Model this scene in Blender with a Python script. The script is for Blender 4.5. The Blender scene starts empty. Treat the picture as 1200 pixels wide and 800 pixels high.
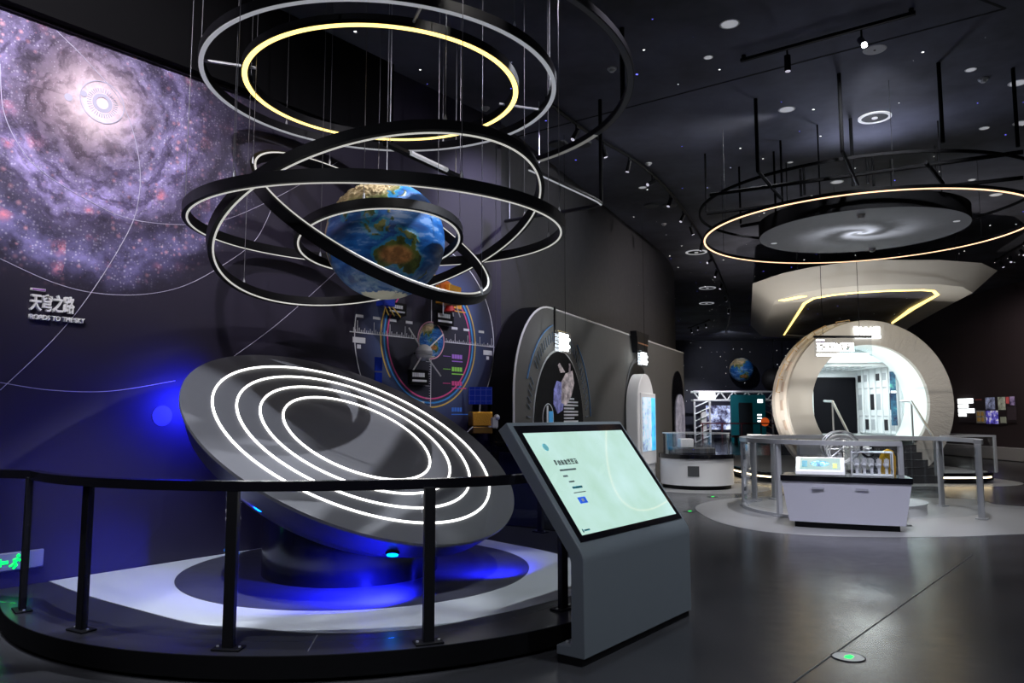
import bpy, bmesh, math, random
import numpy as np
from mathutils import Vector, Matrix, noise
random.seed(7)
PI = math.pi
sc = bpy.context.scene
col = sc.collection
# ------------------------------------------------------------------ camera
F, HOR, EYE = 890.0, 486.0, 1.6          # focal length in pixels of the 1200x800 frame, horizon row, eye height
TH = math.atan((HOR - 400) / F)
cd = bpy.data.cameras.new('camera'); cam = bpy.data.objects.new('camera', cd); col.objects.link(cam)
cd.sensor_fit = 'HORIZONTAL'; cd.sensor_width = 36; cd.lens = F / 1200 * 36; cd.clip_end = 200
cam.location = (0, 0, EYE); cam.rotation_euler = (PI / 2 + TH, 0, 0)
sc.camera = cam
def ray(x, y):
    a = (x - 600) / F; u = -(y - 400) / F; c, s = math.cos(TH), math.sin(TH)
    return Vector((a, c - u * s, s + u * c))
def atZ(x, y, z):
    r = ray(x, y); return Vector((0, 0, EYE)) + r * ((z - EYE) / r.z)
def atY(x, y, Y):
    r = ray(x, y); return Vector((0, 0, EYE)) + r * (Y / r.y)

# ------------------------------------------------------------------ materials
class NT:
    def __init__(s, m): s.t = m.node_tree; s.n = s.t.nodes; s.l = s.t.links
    def put(s, sock, v):
        if hasattr(v, 'is_output'): s.l.new(v, sock)
        elif v is not None:
            if sock.type == 'RGBA' and len(v) == 3: v = (*v, 1)
            sock.default_value = v
    def M(s, op, a, b=None, c=None, clamp=False):
        n = s.n.new('ShaderNodeMath'); n.operation = op; n.use_clamp = clamp
        for i, v in enumerate((a, b, c)):
            if v is not None: s.put(n.inputs[i], v)
        return n.outputs[0]
    def noise(s, vec, scale=5, detail=4, rough=.55, w=0):
        n = s.n.new('ShaderNodeTexNoise'); s.put(n.inputs['Vector'], vec)
        n.inputs['Scale'].default_value = scale; n.inputs['Detail'].default_value = detail; n.inputs['Roughness'].default_value = rough
        return n.outputs[0]
    def vor(s, vec, scale):
        n = s.n.new('ShaderNodeTexVoronoi'); s.put(n.inputs['Vector'], vec); n.inputs['Scale'].default_value = scale
        return n.outputs['Distance'], n.outputs['Color']
    def co(s, which='Object'): return s.n.new('ShaderNodeTexCoord').outputs[which]
    def xyz(s, v):
        n = s.n.new('ShaderNodeSeparateXYZ'); s.l.new(v, n.inputs[0]); return n.outputs
    def comb(s, x, y, z):
        n = s.n.new('ShaderNodeCombineXYZ')
        for i, v in enumerate((x, y, z)): s.put(n.inputs[i], v)
        return n.outputs[0]
    def ramp(s, f, stops):
        n = s.n.new('ShaderNodeValToRGB'); s.put(n.inputs[0], f); e = n.color_ramp.elements
        while len(e) < len(stops): e.new(.5)
        for k, (p, c) in zip(e, stops): k.position = p; k.color = (*c, 1) if len(c) == 3 else c
        return n.outputs[0]
    def mix(s, f, a, b, mode='MIX'):
        n = s.n.new('ShaderNodeMix'); n.data_type = 'RGBA'; n.blend_type = mode
        s.put(n.inputs[0], f); s.put(n.inputs[6], a); s.put(n.inputs[7], b); return n.outputs[2]
    def star(s, vec, scale, size, keep, wall=False):
        q = s.xyz(vec); vec = s.comb(s.M('ADD', q[0], q[1]), q[2], 0.0) if wall else s.comb(q[0], q[1], 0.0)
        n = s.n.new('ShaderNodeTexVoronoi'); n.voronoi_dimensions = '2D'; s.put(n.inputs['Vector'], vec); n.inputs['Scale'].default_value = scale
        d, c = n.outputs['Distance'], n.outputs['Color']; r = s.xyz(c)
        pick = s.M('GREATER_THAN', r[0], 1 - keep)
        lim = s.M('MULTIPLY', r[1], size)
        return s.M('MULTIPLY', s.M('LESS_THAN', d, lim), pick), c
MATS = {}
def mat(name, color=(.5, .5, .5), rough=.5, metal=0, emit=None, es=0, spec=.5, bump=None, trans=0, ior=1.45, alpha=1, coat=0):
    if name in MATS: return MATS[name]
    m = bpy.data.materials.new(name); m.use_nodes = True; MATS[name] = m
    b = m.node_tree.nodes['Principled BSDF']; N = NT(m); m['b'] = 1
    b.inputs['Base Color'].default_value = (*color, 1); b.inputs['Roughness'].default_value = rough
    b.inputs['Metallic'].default_value = metal; b.inputs['Specular IOR Level'].default_value = spec
    b.inputs['Transmission Weight'].default_value = trans; b.inputs['IOR'].default_value = ior; b.inputs['Alpha'].default_value = alpha
    b.inputs['Coat Weight'].default_value = coat
    if emit: b.inputs['Emission Color'].default_value = (*emit, 1); b.inputs['Emission Strength'].default_value = es
    v = N.co()
    if bump:                                       # fine surface variation for every plain material
        bn = N.n.new('ShaderNodeBump'); bn.inputs['Strength'].default_value = bump[1]; bn.inputs['Distance'].default_value = .01
        N.l.new(N.noise(v, bump[0]), bn.inputs['Height']); N.l.new(bn.outputs[0], b.inputs['Normal'])
    elif not emit and not trans and alpha == 1:
        f = N.noise(v, 9, 3)
        r = N.M('MULTIPLY_ADD', f, .12, rough - .06, clamp=True); N.l.new(r, b.inputs['Roughness'])
    return m
def bsdf(m): return m.node_tree.nodes['Principled BSDF']

black = mat('black_powder_coat', (.006, .006, .008), .5, spec=.22)
blackm = mat('black_matt_pipe', (.005, .005, .006), .8, spec=.08)
blackgl = mat('black_gloss', (.006, .006, .009), .12)
dark = mat('dark_charcoal', (.018, .018, .022), .5)
steel = mat('brushed_steel', (.55, .56, .58), .32, 1)
steelp = mat('painted_silver', (.55, .56, .6), .35, .5)
alu = mat('aluminium_trim', (.75, .75, .78), .25, 1)
white = mat('white_lacquer', (.78, .78, .8), .35)
whitem = mat('white_matt', (.7, .7, .7), .7)
greyk = mat('kiosk_grey', (.17, .195, .225), .45)
greyd = mat('slate_grey', (.075, .078, .085), .55)
gold = mat('gold_foil', (.85, .42, .05), .3, .7, bump=(40, .8))
orange = mat('orange_foil', (.75, .18, .03), .4, .3, bump=(40, .6))
bluep = mat('solar_cell_blue', (.01, .03, .32), .25)
lettering = mat('white_lettering', (.95, .95, .97), .4)
printw = mat('white_print', (.75, .76, .8), .6)
printv = mat('violet_print', (.4, .14, .6), .6)
yellowp = mat('yellow_print', (.8, .55, .12), .6); pinkp = mat('pink_print', (.8, .1, .32), .6); bluepr = mat('blue_print', (.06, .35, .8), .6)
greenp = mat('green_print', (.35, .8, .12), .6); orangep = mat('amber_print', (.85, .42, .04), .6); linew = mat('pale_line_print', (.55, .52, .7), .6)
seatm = mat('yellow_shell', (.62, .36, .02), .35)
led = mat('white_led', (1, 1, 1), .5, emit=(1, .98, .93), es=3.2)
ledring = mat('dim_white_led', (.6, .6, .6), .5, emit=(1, .98, .9), es=.5)
ledlow = mat('frosted_diffuser', (.5, .5, .52), .5, emit=(.85, .88, .95), es=.3)
ledyel = mat('warm_yellow_led', (1, .8, .3), .5, emit=(1, .72, .22), es=2.4)
ledorg = mat('warm_orange_led', (1, .7, .4), .5, emit=(1, .6, .36), es=2.0)
ledwarm = mat('warm_step_led', (1, .8, .5), .5, emit=(1, .78, .48), es=6)
signw = mat('lit_sign_white', (1, 1, 1), .5, emit=(.95, 1, .98), es=6)
signdim = mat('lit_sign_letters', (1, 1, 1), .5, emit=(.95, 1, 1), es=2.5)
bluelamp = mat('blue_lamp_lens', (0, .2, 1), .3, emit=(0, .22, 1), es=9)
greenl = mat('green_sign_light', (0, 1, .1), .4, emit=(0, 1, .08), es=2.5)
spotlens = mat('spot_lens', (1, 1, 1), .3, emit=(1, .95, 1), es=14)
spotlow = mat('spot_lens_dim', (.8, .8, .8), .3, emit=(.85, .8, 1), es=.6)
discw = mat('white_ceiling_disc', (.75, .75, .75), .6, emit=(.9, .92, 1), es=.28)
def glass_mat(name, tint, a, rough=.02):
    m = bpy.data.materials.new(name); m.use_nodes = True; MATS[name] = m; N = NT(m)
    for n in list(N.n):
        if n.type != 'OUTPUT_MATERIAL': N.n.remove(n)
    out = N.n[0]
    t = N.n.new('ShaderNodeBsdfTransparent'); t.inputs[0].default_value = (*tint, 1)
    g = N.n.new('ShaderNodeBsdfGlossy'); g.inputs['Roughness'].default_value = rough; g.inputs[0].default_value = (.9, .93, 1, 1)
    ge = N.n.new('ShaderNodeNewGeometry'); dp = N.n.new('ShaderNodeVectorMath'); dp.operation = 'DOT_PRODUCT'
    N.l.new(ge.outputs['Incoming'], dp.inputs[0]); N.l.new(ge.outputs['Normal'], dp.inputs[1])
    fr = N.M('MULTIPLY_ADD', N.M('POWER', N.M('SUBTRACT', 1.0, N.M('ABSOLUTE', dp.outputs['Value']), clamp=True), 5.0), .9, .04)
    mx = N.n.new('ShaderNodeMixShader'); N.l.new(N.M('MULTIPLY', fr, a), mx.inputs[0])
    N.l.new(t.outputs[0], mx.inputs[1]); N.l.new(g.outputs[0], mx.inputs[2]); N.l.new(mx.outputs[0], out.inputs[0])
    return m
glass = glass_mat('clear_glass', (.97, .98, .985), .9)
acrylic = glass_mat('clear_acrylic', (.96, .97, .98), 1.4)

# ------------------------------------------------------------------ mesh building
class MB:
    def __init__(s): s.v = []; s.f = []; s.mi = []; s.cur = 0
    def add(s, vs, fs):
        b = len(s.v); s.v += [Vector(v) for v in vs]; s.f += [tuple(b + i for i in f) for f in fs]; s.mi += [s.cur] * len(fs); return s
    def box(s, c, d, rz=0):
        x, y, z = (k / 2 for k in d); R = Matrix.Rotation(rz, 3, 'Z'); c = Vector(c)
        vs = [R @ Vector((i * x, j * y, k * z)) + c for k in (-1, 1) for j in (-1, 1) for i in (-1, 1)]
        return s.add(vs, [(0, 2, 3, 1), (4, 5, 7, 6), (0, 1, 5, 4), (2, 6, 7, 3), (0, 4, 6, 2), (1, 3, 7, 5)])
    def rect(s, x0, x1, z0, z1, y, t=.004):                          # thin plate in the local XZ plane
        return s.box(((x0 + x1) / 2, y, (z0 + z1) / 2), (x1 - x0, t, z1 - z0))
    def prism(s, poly, a0, a1, axis='z'):
        # polygon extruded along axis: 'z' poly=(x,y); 'y' poly=(x,z); 'x' poly=(y,z)
        n = len(poly)
        def P(p, a): return {'z': (p[0], p[1], a), 'y': (p[0], a, p[1]), 'x': (a, p[0], p[1])}[axis]
        vs = [P(p, a0) for p in poly] + [P(p, a1) for p in poly]
        fs = [tuple(range(n))[::-1], tuple(range(n, 2 * n))] + [(i, (i + 1) % n, n + (i + 1) % n, n + i) for i in range(n)]
        return s.add(vs, fs)
    def frame(s, outer, inner, a0, a1, axis='z'):                    # plate with a hole; same vertex count
        n = len(outer)
        def P(p, a): return {'z': (p[0], p[1], a), 'y': (p[0], a, p[1]), 'x': (a, p[0], p[1])}[axis]
        vs = [P(p, a0) for p in outer] + [P(p, a0) for p in inner] + [P(p, a1) for p in outer] + [P(p, a1) for p in inner]
        fs = []
        for i in range(n):
            j = (i + 1) % n
            fs += [(i, n + i, n + j, j), (2 * n + i, 2 * n + j, 3 * n + j, 3 * n + i), (i, j, 2 * n + j, 2 * n + i), (n + i, 3 * n + i, 3 * n + j, n + j)]
        return s.add(vs, fs)
    def tube(s, pts, r, n=8, closed=False, caps=True):
        pts = [Vector(p) for p in pts]; m = len(pts); vs = []; up = None
        for i, p in enumerate(pts):
            a = pts[i - 1] if (i > 0 or closed) else p; b = pts[(i + 1) % m] if (i < m - 1 or closed) else p
            t = (b - a).normalized()
            if up is None: up = t.orthogonal().normalized()
            up = (up - t * up.dot(t)); up = up.normalized() if up.length > 1e-6 else t.orthogonal().normalized()
            w = t.cross(up); rr = r[i] if isinstance(r, (list, tuple)) else r
            vs += [p + (up * math.cos(2 * PI * k / n) + w * math.sin(2 * PI * k / n)) * rr for k in range(n)]
        fs = []
        for i in range(m if closed else m - 1):
            j = (i + 1) % m
            fs += [(i * n + k, i * n + (k + 1) % n, j * n + (k + 1) % n, j * n + k) for k in range(n)]
        if caps and not closed: fs += [tuple(range(n))[::-1], tuple((m - 1) * n + k for k in range(n))]
        return s.add(vs, fs)
    def lathe(s, prof, n=64, c=(0, 0, 0), a0=0, a1=2 * PI, closed_prof=False, squash=1):
        full = abs(a1 - a0 - 2 * PI) < 1e-6; m = n if full else n + 1; k = len(prof); c = Vector(c)
        vs = []
        for i in range(m):
            a = a0 + (a1 - a0) * i / n
            vs += [c + Vector((r * math.cos(a), r * math.sin(a) * squash, z)) for r, z in prof]
        fs = []
        for i in range(n):
            j = (i + 1) % m
            for q in range(k if closed_prof else k - 1):
                w = (q + 1) % k
                fs.append((i * k + q, j * k + q, j * k + w, i * k + w))
        if not full and closed_prof: fs += [tuple(range(k)), tuple(n * k + q for q in range(k))[::-1]]
        return s.add(vs, fs)
    def ball(s, c, r, n=20, sz=1):
        return s.lathe([(max(1e-4, r * math.cos(t)), r * sz * math.sin(t)) for t in [(-.5 + q / (n // 2)) * PI for q in range(n // 2 + 1)]], n, c)
    def disc(s, c, r, t=.004, n=32): return s.lathe([(1e-4, -t / 2), (r, -t / 2), (r, t / 2), (1e-4, t / 2)], n, c)
    def annul_y(s, cx, cz, r0, r1, y, t=.003, n=72, a0=0, a1=2 * PI): # flat ring in the XZ plane
        b = MB().lathe([(r0, -t / 2), (r1, -t / 2), (r1, t / 2), (r0, t / 2)], n, (0, 0, 0), a0, a1, True)
        return s.add([(v.x + cx, y + v.z, v.y + cz) for v in b.v], [f[::-1] for f in b.f])
    def xf(s, M, start=0):
        for i in range(start, len(s.v)): s.v[i] = M @ s.v[i]
        return s
    def build(s, name, m, parent=None, loc=None, rz=None, smooth=True, bevel=0, rot=None):
        me = bpy.data.meshes.new(name); me.from_pydata([tuple(v) for v in s.v], [], s.f)
        ms = m if isinstance(m, (list, tuple)) else [m]
        for k in ms: me.materials.append(k)
        if len(ms) > 1:
            for p, i in zip(me.polygons, s.mi): p.material_index = i
        bm = bmesh.new(); bm.from_mesh(me); bmesh.ops.recalc_face_normals(bm, faces=bm.faces); bm.to_mesh(me); bm.free()
        if smooth: me.shade_smooth(); me.set_sharp_from_angle(angle=math.radians(35))
        o = bpy.data.objects.new(name, me); col.objects.link(o)
        if parent: o.parent = parent
        if loc is not None: o.location = loc
        if rz is not None: o.rotation_euler = (0, 0, rz)
        if rot is not None: o.rotation_euler = rot
        if bevel:
            b = o.modifiers.new('bevel', 'BEVEL'); b.width = bevel; b.segments = 2; b.limit_method = 'ANGLE'; b.angle_limit = math.radians(40)
        return o
def text(body, size, m, parent=None, loc=(0, 0, 0), ext=.004, name='lettering', width=None, bold=0, align='LEFT'):
    cu = bpy.data.curves.new(name, 'FONT'); cu.body = body; cu.size = size; cu.extrude = ext; cu.align_x = align; cu.offset = bold
    o = bpy.data.objects.new(name, cu); col.objects.link(o); bpy.context.view_layer.update()
    dg = bpy.context.evaluated_depsgraph_get()
    me = bpy.data.meshes.new_from_object(o.evaluated_get(dg)); me.name = name
    bpy.data.objects.remove(o); bpy.data.curves.remove(cu)
    xs = [v.co.x for v in me.vertices]
    sx = 1
    if width and xs: sx = width / (max(xs) - min(xs))
    for v in me.vertices: v.co = (v.co.x * sx, -v.co.z, v.co.y)      # stand the text up: local XZ plane, facing -Y
    me.materials.clear(); me.materials.append(m)
    o = bpy.data.objects.new(name, me); col.objects.link(o); o.parent = parent; o.location = loc
    return o
def glyphs(n, w, h, m, parent, loc, name='lit_lettering', th=.02, seed=3):
    # rows of dense strokes where the photograph shows characters too small to read
    rnd = random.Random(seed); b = MB(); c = w / n
    for k in range(n):
        x0 = k * c + c * .06; x1 = (k + 1) * c - c * .06; st = h * .13
        for z in sorted(rnd.sample([.02, .24, .45, .66, .87], 4)): a = rnd.choice((0, 0, .15)); b.rect(x0 + a * c, x1 - a * c, z * h, z * h + st, 0, th)
        for x in rnd.sample([.12, .32, .5, .72], 2): b.rect(x0 + x * c, x0 + x * c + c * .13, .05 * h, .95 * h, -.0004, th)
    return b.build(name, m, parent, loc=loc, smooth=False)
def tag(o, label=None, cat=None, group=None, kind=None):
    if label: o['label'] = label
    if cat: o['category'] = cat
    if group: o['group'] = group
    if kind: o['kind'] = kind
    return o
def thing(name, label, cat, loc=(0, 0, 0), rz=0, group=None):
    o = bpy.data.objects.new(name, None); col.objects.link(o); o.empty_display_size = .1
    o.location = loc; o.rotation_euler = (0, 0, rz); return tag(o, label, cat, group)
def copy_tree(o, parent=None):
    c = o.copy(); col.objects.link(c); c.parent = parent
    for ch in [k for k in bpy.data.objects if k.parent == o]: copy_tree(ch, c)
    return c
def struct(o): o['kind'] = 'structure'; return o
def tilt(nrm):                                    # rotation that takes +Z to nrm
    return Vector((0, 0, 1)).rotation_difference(Vector(nrm)).to_matrix().to_4x4()
def spot(name, loc, to, power, color=(1, 1, 1), angle=60, size=.05, blend=.5):
    l = bpy.data.lights.new(name, 'SPOT'); l.energy = power; l.color = color; l.spot_size = math.radians(angle); l.spot_blend = blend; l.shadow_soft_size = size
    o = bpy.data.objects.new(name, l); col.objects.link(o); o.location = loc
    o.rotation_euler = (Vector(to) - Vector(loc)).to_track_quat('-Z', 'Y').to_euler(); return o
def area(name, loc, to, power, sx, sy, color=(1, 1, 1)):
    l = bpy.data.lights.new(name, 'AREA'); l.energy = power; l.color = color; l.shape = 'RECTANGLE'; l.size = sx; l.size_y = sy
    o = bpy.data.objects.new(name, l); col.objects.link(o); o.location = loc
    o.rotation_euler = (Vector(to) - Vector(loc)).to_track_quat('-Z', 'Y').to_euler(); return o
class Plane:                                      # vertical wall plane: local x along d, local -y towards the room
    def __init__(s, O, d):
        s.O = Vector((O[0], O[1], 0)); s.d = Vector((d[0], d[1], 0)).normalized(); s.n = Vector((s.d.y, -s.d.x, 0)); s.rz = math.atan2(s.d.y, s.d.x)
    def px(s, x, y):
        r = ray(x, y); P = Vector((0, 0, EYE)); t = (s.O - P).dot(s.n) / r.dot(s.n); q = P + r * t
        return (q - s.O).dot(s.d), q.z
    def at(s, x, y, off):                         # pixel on a plane held off this wall
        q = Plane((s.O + s.n * off).to_2d(), s.d.to_2d()); return q.px(x, y)
    def w(s, a, z=0, off=0): return s.O + s.d * a + s.n * off + Vector((0, 0, z))
def cr(pts, per=8, closed=True):                  # Catmull-Rom through 2-D points
    n = len(pts); out = []
    for i in range(n if closed else n - 1):
        p = [Vector(pts[(i + k) % n] if closed else pts[min(max(i + k, 0), n - 1)]) for k in (-1, 0, 1, 2)]
        for q in range(per):
            t = q / per
            out.append(.5 * ((2 * p[1]) + (p[2] - p[0]) * t + (2 * p[0] - 5 * p[1] + 4 * p[2] - p[3]) * t * t + (3 * p[1] - p[0] - 3 * p[2] + p[3]) * t ** 3))
    return [tuple(v) for v in out]
def arch(cx, half, z0, spring, n=24):             # pointed-round arch outline in (x, z)
    return [(cx - half, z0)] + [(cx - half * math.cos(PI * k / n), spring + half * 1.12 * math.sin(PI * k / n)) for k in range(n + 1)] + [(cx + half, z0)]
CEIL = 6.2
PZ = .165                                          # top of the round stage

# ------------------------------------------------------------------ procedural pictures
def star_mat(name, base, base2, rough, keep, es, scale=1.6, size=.028, blue=False, bscale=.35):
    m = mat(name, base, rough); N = NT(m); b = bsdf(m); v = N.co()
    f = N.noise(v, bscale, 5, .6)
    N.l.new(N.ramp(f, [(.35, base), (.68, base2)]), b.inputs['Base Color'])
    s1, c1 = N.star(v, scale, size, keep, not blue)
    N.l.new(N.ramp(N.xyz(c1)[2], [(.0, (.1, .1, 1)), (.3, (.15, .15, 1)), (.34, (1, 1, 1)), (1, (1, 1, 1))]) if blue else N.ramp(N.xyz(c1)[2], [(0, (.8, .85, 1)), (1, (1, .9, .85))]), b.inputs['Emission Color'])
    N.l.new(N.M('MULTIPLY', s1, es), b.inputs['Emission Strength'])
    return m
ceilm = star_mat('starry_ceiling_paint', (.045, .046, .054), (.15, .155, .215), .8, .3, 2.5, 1.7, .035, True)
wallb = star_mat('starry_dark_wall', (.006, .006, .01), (.03, .032, .07), .6, .5, .8, 1.9, .05, False, .12)
wallr = mat('maroon_dark_wall', (.06, .042, .046), .7)
wallm = star_mat('charcoal_curved_wall', (.034, .034, .039), (.043, .042, .048), .5, .12, .8, .9, .02)

def galaxy_mat():
    m = mat('spiral_galaxy_mural', (.03, .03, .06), .5); N = NT(m); b = bsdf(m); v = N.co(); x, y, z = N.xyz(v)
    gx = N.M('SUBTRACT', x, .2); gz = N.M('SUBTRACT', z, 4.5)
    flat = N.comb(gx, gz, 0.0)
    r0 = N.M('SQRT', N.M('ADD', N.M('MULTIPLY', gx, gx), N.M('MULTIPLY', gz, gz)))
    ang = N.M('ARCTAN2', gz, gx)
    n1 = N.noise(flat, 1.9, 6, .6); n2 = N.noise(flat, 4.5, 8, .68); n3 = N.noise(flat, 13, 6, .7)
    r = N.M('MULTIPLY_ADD', N.M('SUBTRACT', n1, .5), .55, r0)
    def gauss(c, w): q = N.M('DIVIDE', N.M('SUBTRACT', r, c), w); return N.M('EXPONENT', N.M('MULTIPLY', N.M('MULTIPLY', q, q), -1.0))
    def facing(deg, p): return N.M('POWER', N.M('MULTIPLY_ADD', N.M('COSINE', N.M('SUBTRACT', ang, math.radians(deg))), .5, .5), p)
    dust = N.ramp(n2, [(.34, (.08, .08, .08)), (.62, (1, 1, 1))])
    core = N.M('EXPONENT', N.M('MULTIPLY', N.M('MULTIPLY', r0, r0), -11.0)); bulge = N.M('EXPONENT', N.M('MULTIPLY', N.M('MULTIPLY', r, r), -4.2))
    a1 = N.M('MULTIPLY', N.M('MULTIPLY', gauss(.9, .2), facing(-95, .55)), dust)
    a2 = N.M('MULTIPLY', N.M('MULTIPLY', gauss(1.45, .17), facing(-95, 2.2)), dust)
    a3 = N.M('MULTIPLY', N.M('MULTIPLY', gauss(.55, .28), facing(0, 1.2)), dust)
    haze = N.M('SUBTRACT', 1.0, N.M('DIVIDE', r, 1.7), clamp=True)
    def add(c, f, k): return N.mix(1.0, c, N.mix(f, (0, 0, 0), k), 'ADD')
    c = add((.025, .021, .041), haze, (.06, .05, .085))
    c = add(c, N.M('MULTIPLY', bulge, N.M('MULTIPLY_ADD', dust, .6, .4)), (.38, .24, .33)); c = add(c, core, (.8, .68, .66))
    c = add(c, a1, (.46, .38, .8)); c = add(c, a2, (.27, .24, .56)); c = add(c, a3, (.17, .17, .36))
    def vor2(scale):
        n = N.n.new('ShaderNodeTexVoronoi'); n.voronoi_dimensions = '2D'; N.put(n.inputs['Vector'], flat); n.inputs['Scale'].default_value = scale; return n.outputs['Distance'], n.outputs['Color']
    def dots(scale, size, keep, w, p=1.2):
        d, cc = vor2(scale); q = N.xyz(cc)
        k = N.M('SUBTRACT', 1.0, N.M('DIVIDE', d, N.M('MULTIPLY', q[1], size)), clamp=True)
        return N.M('MULTIPLY', N.M('MULTIPLY', N.M('POWER', k, p), N.M('GREATER_THAN', q[0], 1 - keep)), w, clamp=True)
    arms = N.M('MULTIPLY', N.M('ADD', N.M('ADD', gauss(.9, .24), N.M('MULTIPLY', gauss(1.45, .2), facing(-95, 1.5))), N.M('MULTIPLY', a3, .6)), 1.0, clamp=True)
    lump = N.ramp(n3, [(.38, (0, 0, 0)), (.58, (1, 1, 1))])
    c = N.mix(N.M('MULTIPLY', dots(4.5, .62, .3, N.M('MULTIPLY', N.M('MULTIPLY', arms, N.M('ADD', a1, a2)), 3.5, clamp=True)), lump), c, (1, .34, .46))
    clump = N.ramp(n1, [(.4, (0, 0, 0)), (.55, (1, 1, 1))])
    c = N.mix(N.M('MULTIPLY', dots(15, .5, .45, N.M('MULTIPLY', arms, clump)), .9), c, (1, .5, .6))
    c = N.mix(N.M('MULTIPLY', dots(34, .5, .45, arms, .8), dust), c, (.85, .8, 1)); c = N.mix(N.M('MULTIPLY', dots(46, .4, .2, N.M('MULTIPLY', haze, 1.2, clamp=True), .7), .6), c, (.75, .7, .9))
    lane = N.ramp(N.noise(N.comb(N.M('MULTIPLY', r, 6.0), N.M('MULTIPLY', ang, 1.3), 0.0), 1.6, 5, .65), [(.4, (.35, .33, .36)), (.56, (1, 1, 1))])
    c = N.mix(N.M('MULTIPLY', N.M('SUBTRACT', 1.0, core), N.M('MULTIPLY', haze, 2.2, clamp=True)), c, N.mix(1.0, c, lane, 'MULTIPLY'))
    N.l.new(c, b.inputs['Base Color'])
    return m
galm = galaxy_mat()

def halo_mat():
    m = mat('orbit_chart_print', (.02, .02, .03), .5); N = NT(m); b = bsdf(m); x, y, z = N.xyz(N.co())
    r = N.M('SQRT', N.M('ADD', N.M('MULTIPLY', x, x), N.M('MULTIPLY', z, z)))
    N.l.new(N.ramp(N.M('DIVIDE', r, 1.4), [(0, (.035, .035, .05)), (.55, (.03, .03, .05)), (.66, (.07, .1, .22)), (.76, (.05, .065, .15)), (.9, (.034, .035, .07)), (1, (.03, .028, .045))]), b.inputs['Base Color'])
    return m
chartm = halo_mat()

def disc_galaxy_mat():
    m = mat('backlit_spiral_print', (.1, .1, .11), .6); N = NT(m); b = bsdf(m); x, y, z = N.xyz(N.co())
    r = N.M('SQRT', N.M('ADD', N.M('MULTIPLY', x, x), N.M('MULTIPLY', y, y)))
    ang = N.M('ARCTAN2', y, x); nz = N.noise(N.co(), 3, 6, .6)
    ph = N.M('ADD', N.M('MULTIPLY', ang, 2.0), N.M('MULTIPLY', N.M('LOGARITHM', N.M('ADD', r, .05), 2.718), 4.5))
    arm = N.M('MULTIPLY_ADD', N.M('COSINE', N.M('ADD', ph, N.M('MULTIPLY', nz, 3.0))), .5, .5)
    g = N.M('EXPONENT', N.M('MULTIPLY', N.M('MULTIPLY', r, r), -2.6)); core = N.M('EXPONENT', N.M('MULTIPLY', N.M('MULTIPLY', r, r), -30.0))
    e = N.M('ADD', N.M('MULTIPLY', N.M('MULTIPLY', g, N.M('POWER', arm, 1.3)), .62), N.M('MULTIPLY', core, .5))
    e = N.M('ADD', e, .035)
    b.inputs['Emission Color'].default_value = (.82, .86, 1, 1); N.l.new(e, b.inputs['Emission Strength'])
    return m
dgm = disc_galaxy_mat()

def floor_mat():
    m = mat('polished_dark_concrete', (.05, .051, .056), .2); N = NT(m); b = bsdf(m); v = N.co()
    f = N.noise(v, .7, 5, .6); g = N.noise(v, 7, 4, .6)
    N.l.new(N.ramp(f, [(.3, (.045, .046, .052)), (.7, (.075, .075, .084))]), b.inputs['Base Color'])
    N.l.new(N.M('ADD', N.M('MULTIPLY', g, .1), N.M('MULTIPLY_ADD', f, .12, .12)), b.inputs['Roughness'])
    b.inputs['Specular IOR Level'].default_value = .8
    bn = N.n.new('ShaderNodeBump'); bn.inputs['Strength'].default_value = .05; bn.inputs['Distance'].default_value = .02
    N.l.new(N.noise(v, 3, 3), bn.inputs['Height']); N.l.new(bn.outputs[0], b.inputs['Normal'])
    return m
floorm = floor_mat()
inlay = mat('pale_floor_inlay', (.62, .64, .7), .32, bump=(2, .04))
inlay2 = mat('pale_grey_floor_inlay', (.3, .3, .31), .3, bump=(2, .04))
stagem = mat('stage_dark_vinyl', (.03, .03, .04), .3, bump=(3, .05))
stagedisc = mat('stage_grey_disc', (.06, .06, .085), .4)
saucerm = mat('saucer_grey_laminate', (.09, .09, .1), .4)
def fabric_mat():
    m = mat('draped_fabric', (.36, .345, .325), .8); N = NT(m); b = bsdf(m); x, y, z = N.xyz(N.co())
    ang = N.M('ARCTAN2', z, x); r = N.M('SQRT', N.M('ADD', N.M('MULTIPLY', x, x), N.M('MULTIPLY', z, z)))
    h = N.noise(N.comb(N.M('MULTIPLY', N.M('DIVIDE', x, r), 9.0), N.M('MULTIPLY', N.M('DIVIDE', z, r), 9.0), N.M('MULTIPLY', r, 1.8)), 2.2, 4, .6)
    fade = N.M('MULTIPLY_ADD', N.M('DIVIDE', x, r), .5, .5, clamp=True); h = N.M('MULTIPLY', h, N.M('MULTIPLY', fade, fade))
    bn = N.n.new('ShaderNodeBump'); bn.inputs['Strength'].default_value = .6; bn.inputs['Distance'].default_value = .06
    N.l.new(h, bn.inputs['Height']); N.l.new(bn.outputs[0], b.inputs['Normal']); return m
fabric = fabric_mat()
def screen_mat(name, c0, c1, es):
    m = mat(name, (.02, .02, .02), .03, emit=c0, es=es); N = NT(m); b = bsdf(m)
    N.l.new(N.ramp(N.noise(N.co(), 2.2, 3), [(.3, c0), (.7, c1)]), b.inputs['Emission Color']); return m
scr = screen_mat('screen_pale_green', (.47, .72, .6), (.6, .86, .84), 1.0)
tabscr = screen_mat('tablet_pale_blue', (.5, .85, .85), (.85, 1, .95), .8)
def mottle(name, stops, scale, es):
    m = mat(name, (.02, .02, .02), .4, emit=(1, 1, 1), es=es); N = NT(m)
    c = N.ramp(N.noise(N.co(), scale, 4, .7), stops); N.l.new(c, bsdf(m).inputs['Emission Color']); N.l.new(c, bsdf(m).inputs['Base Color']); return m

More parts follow.
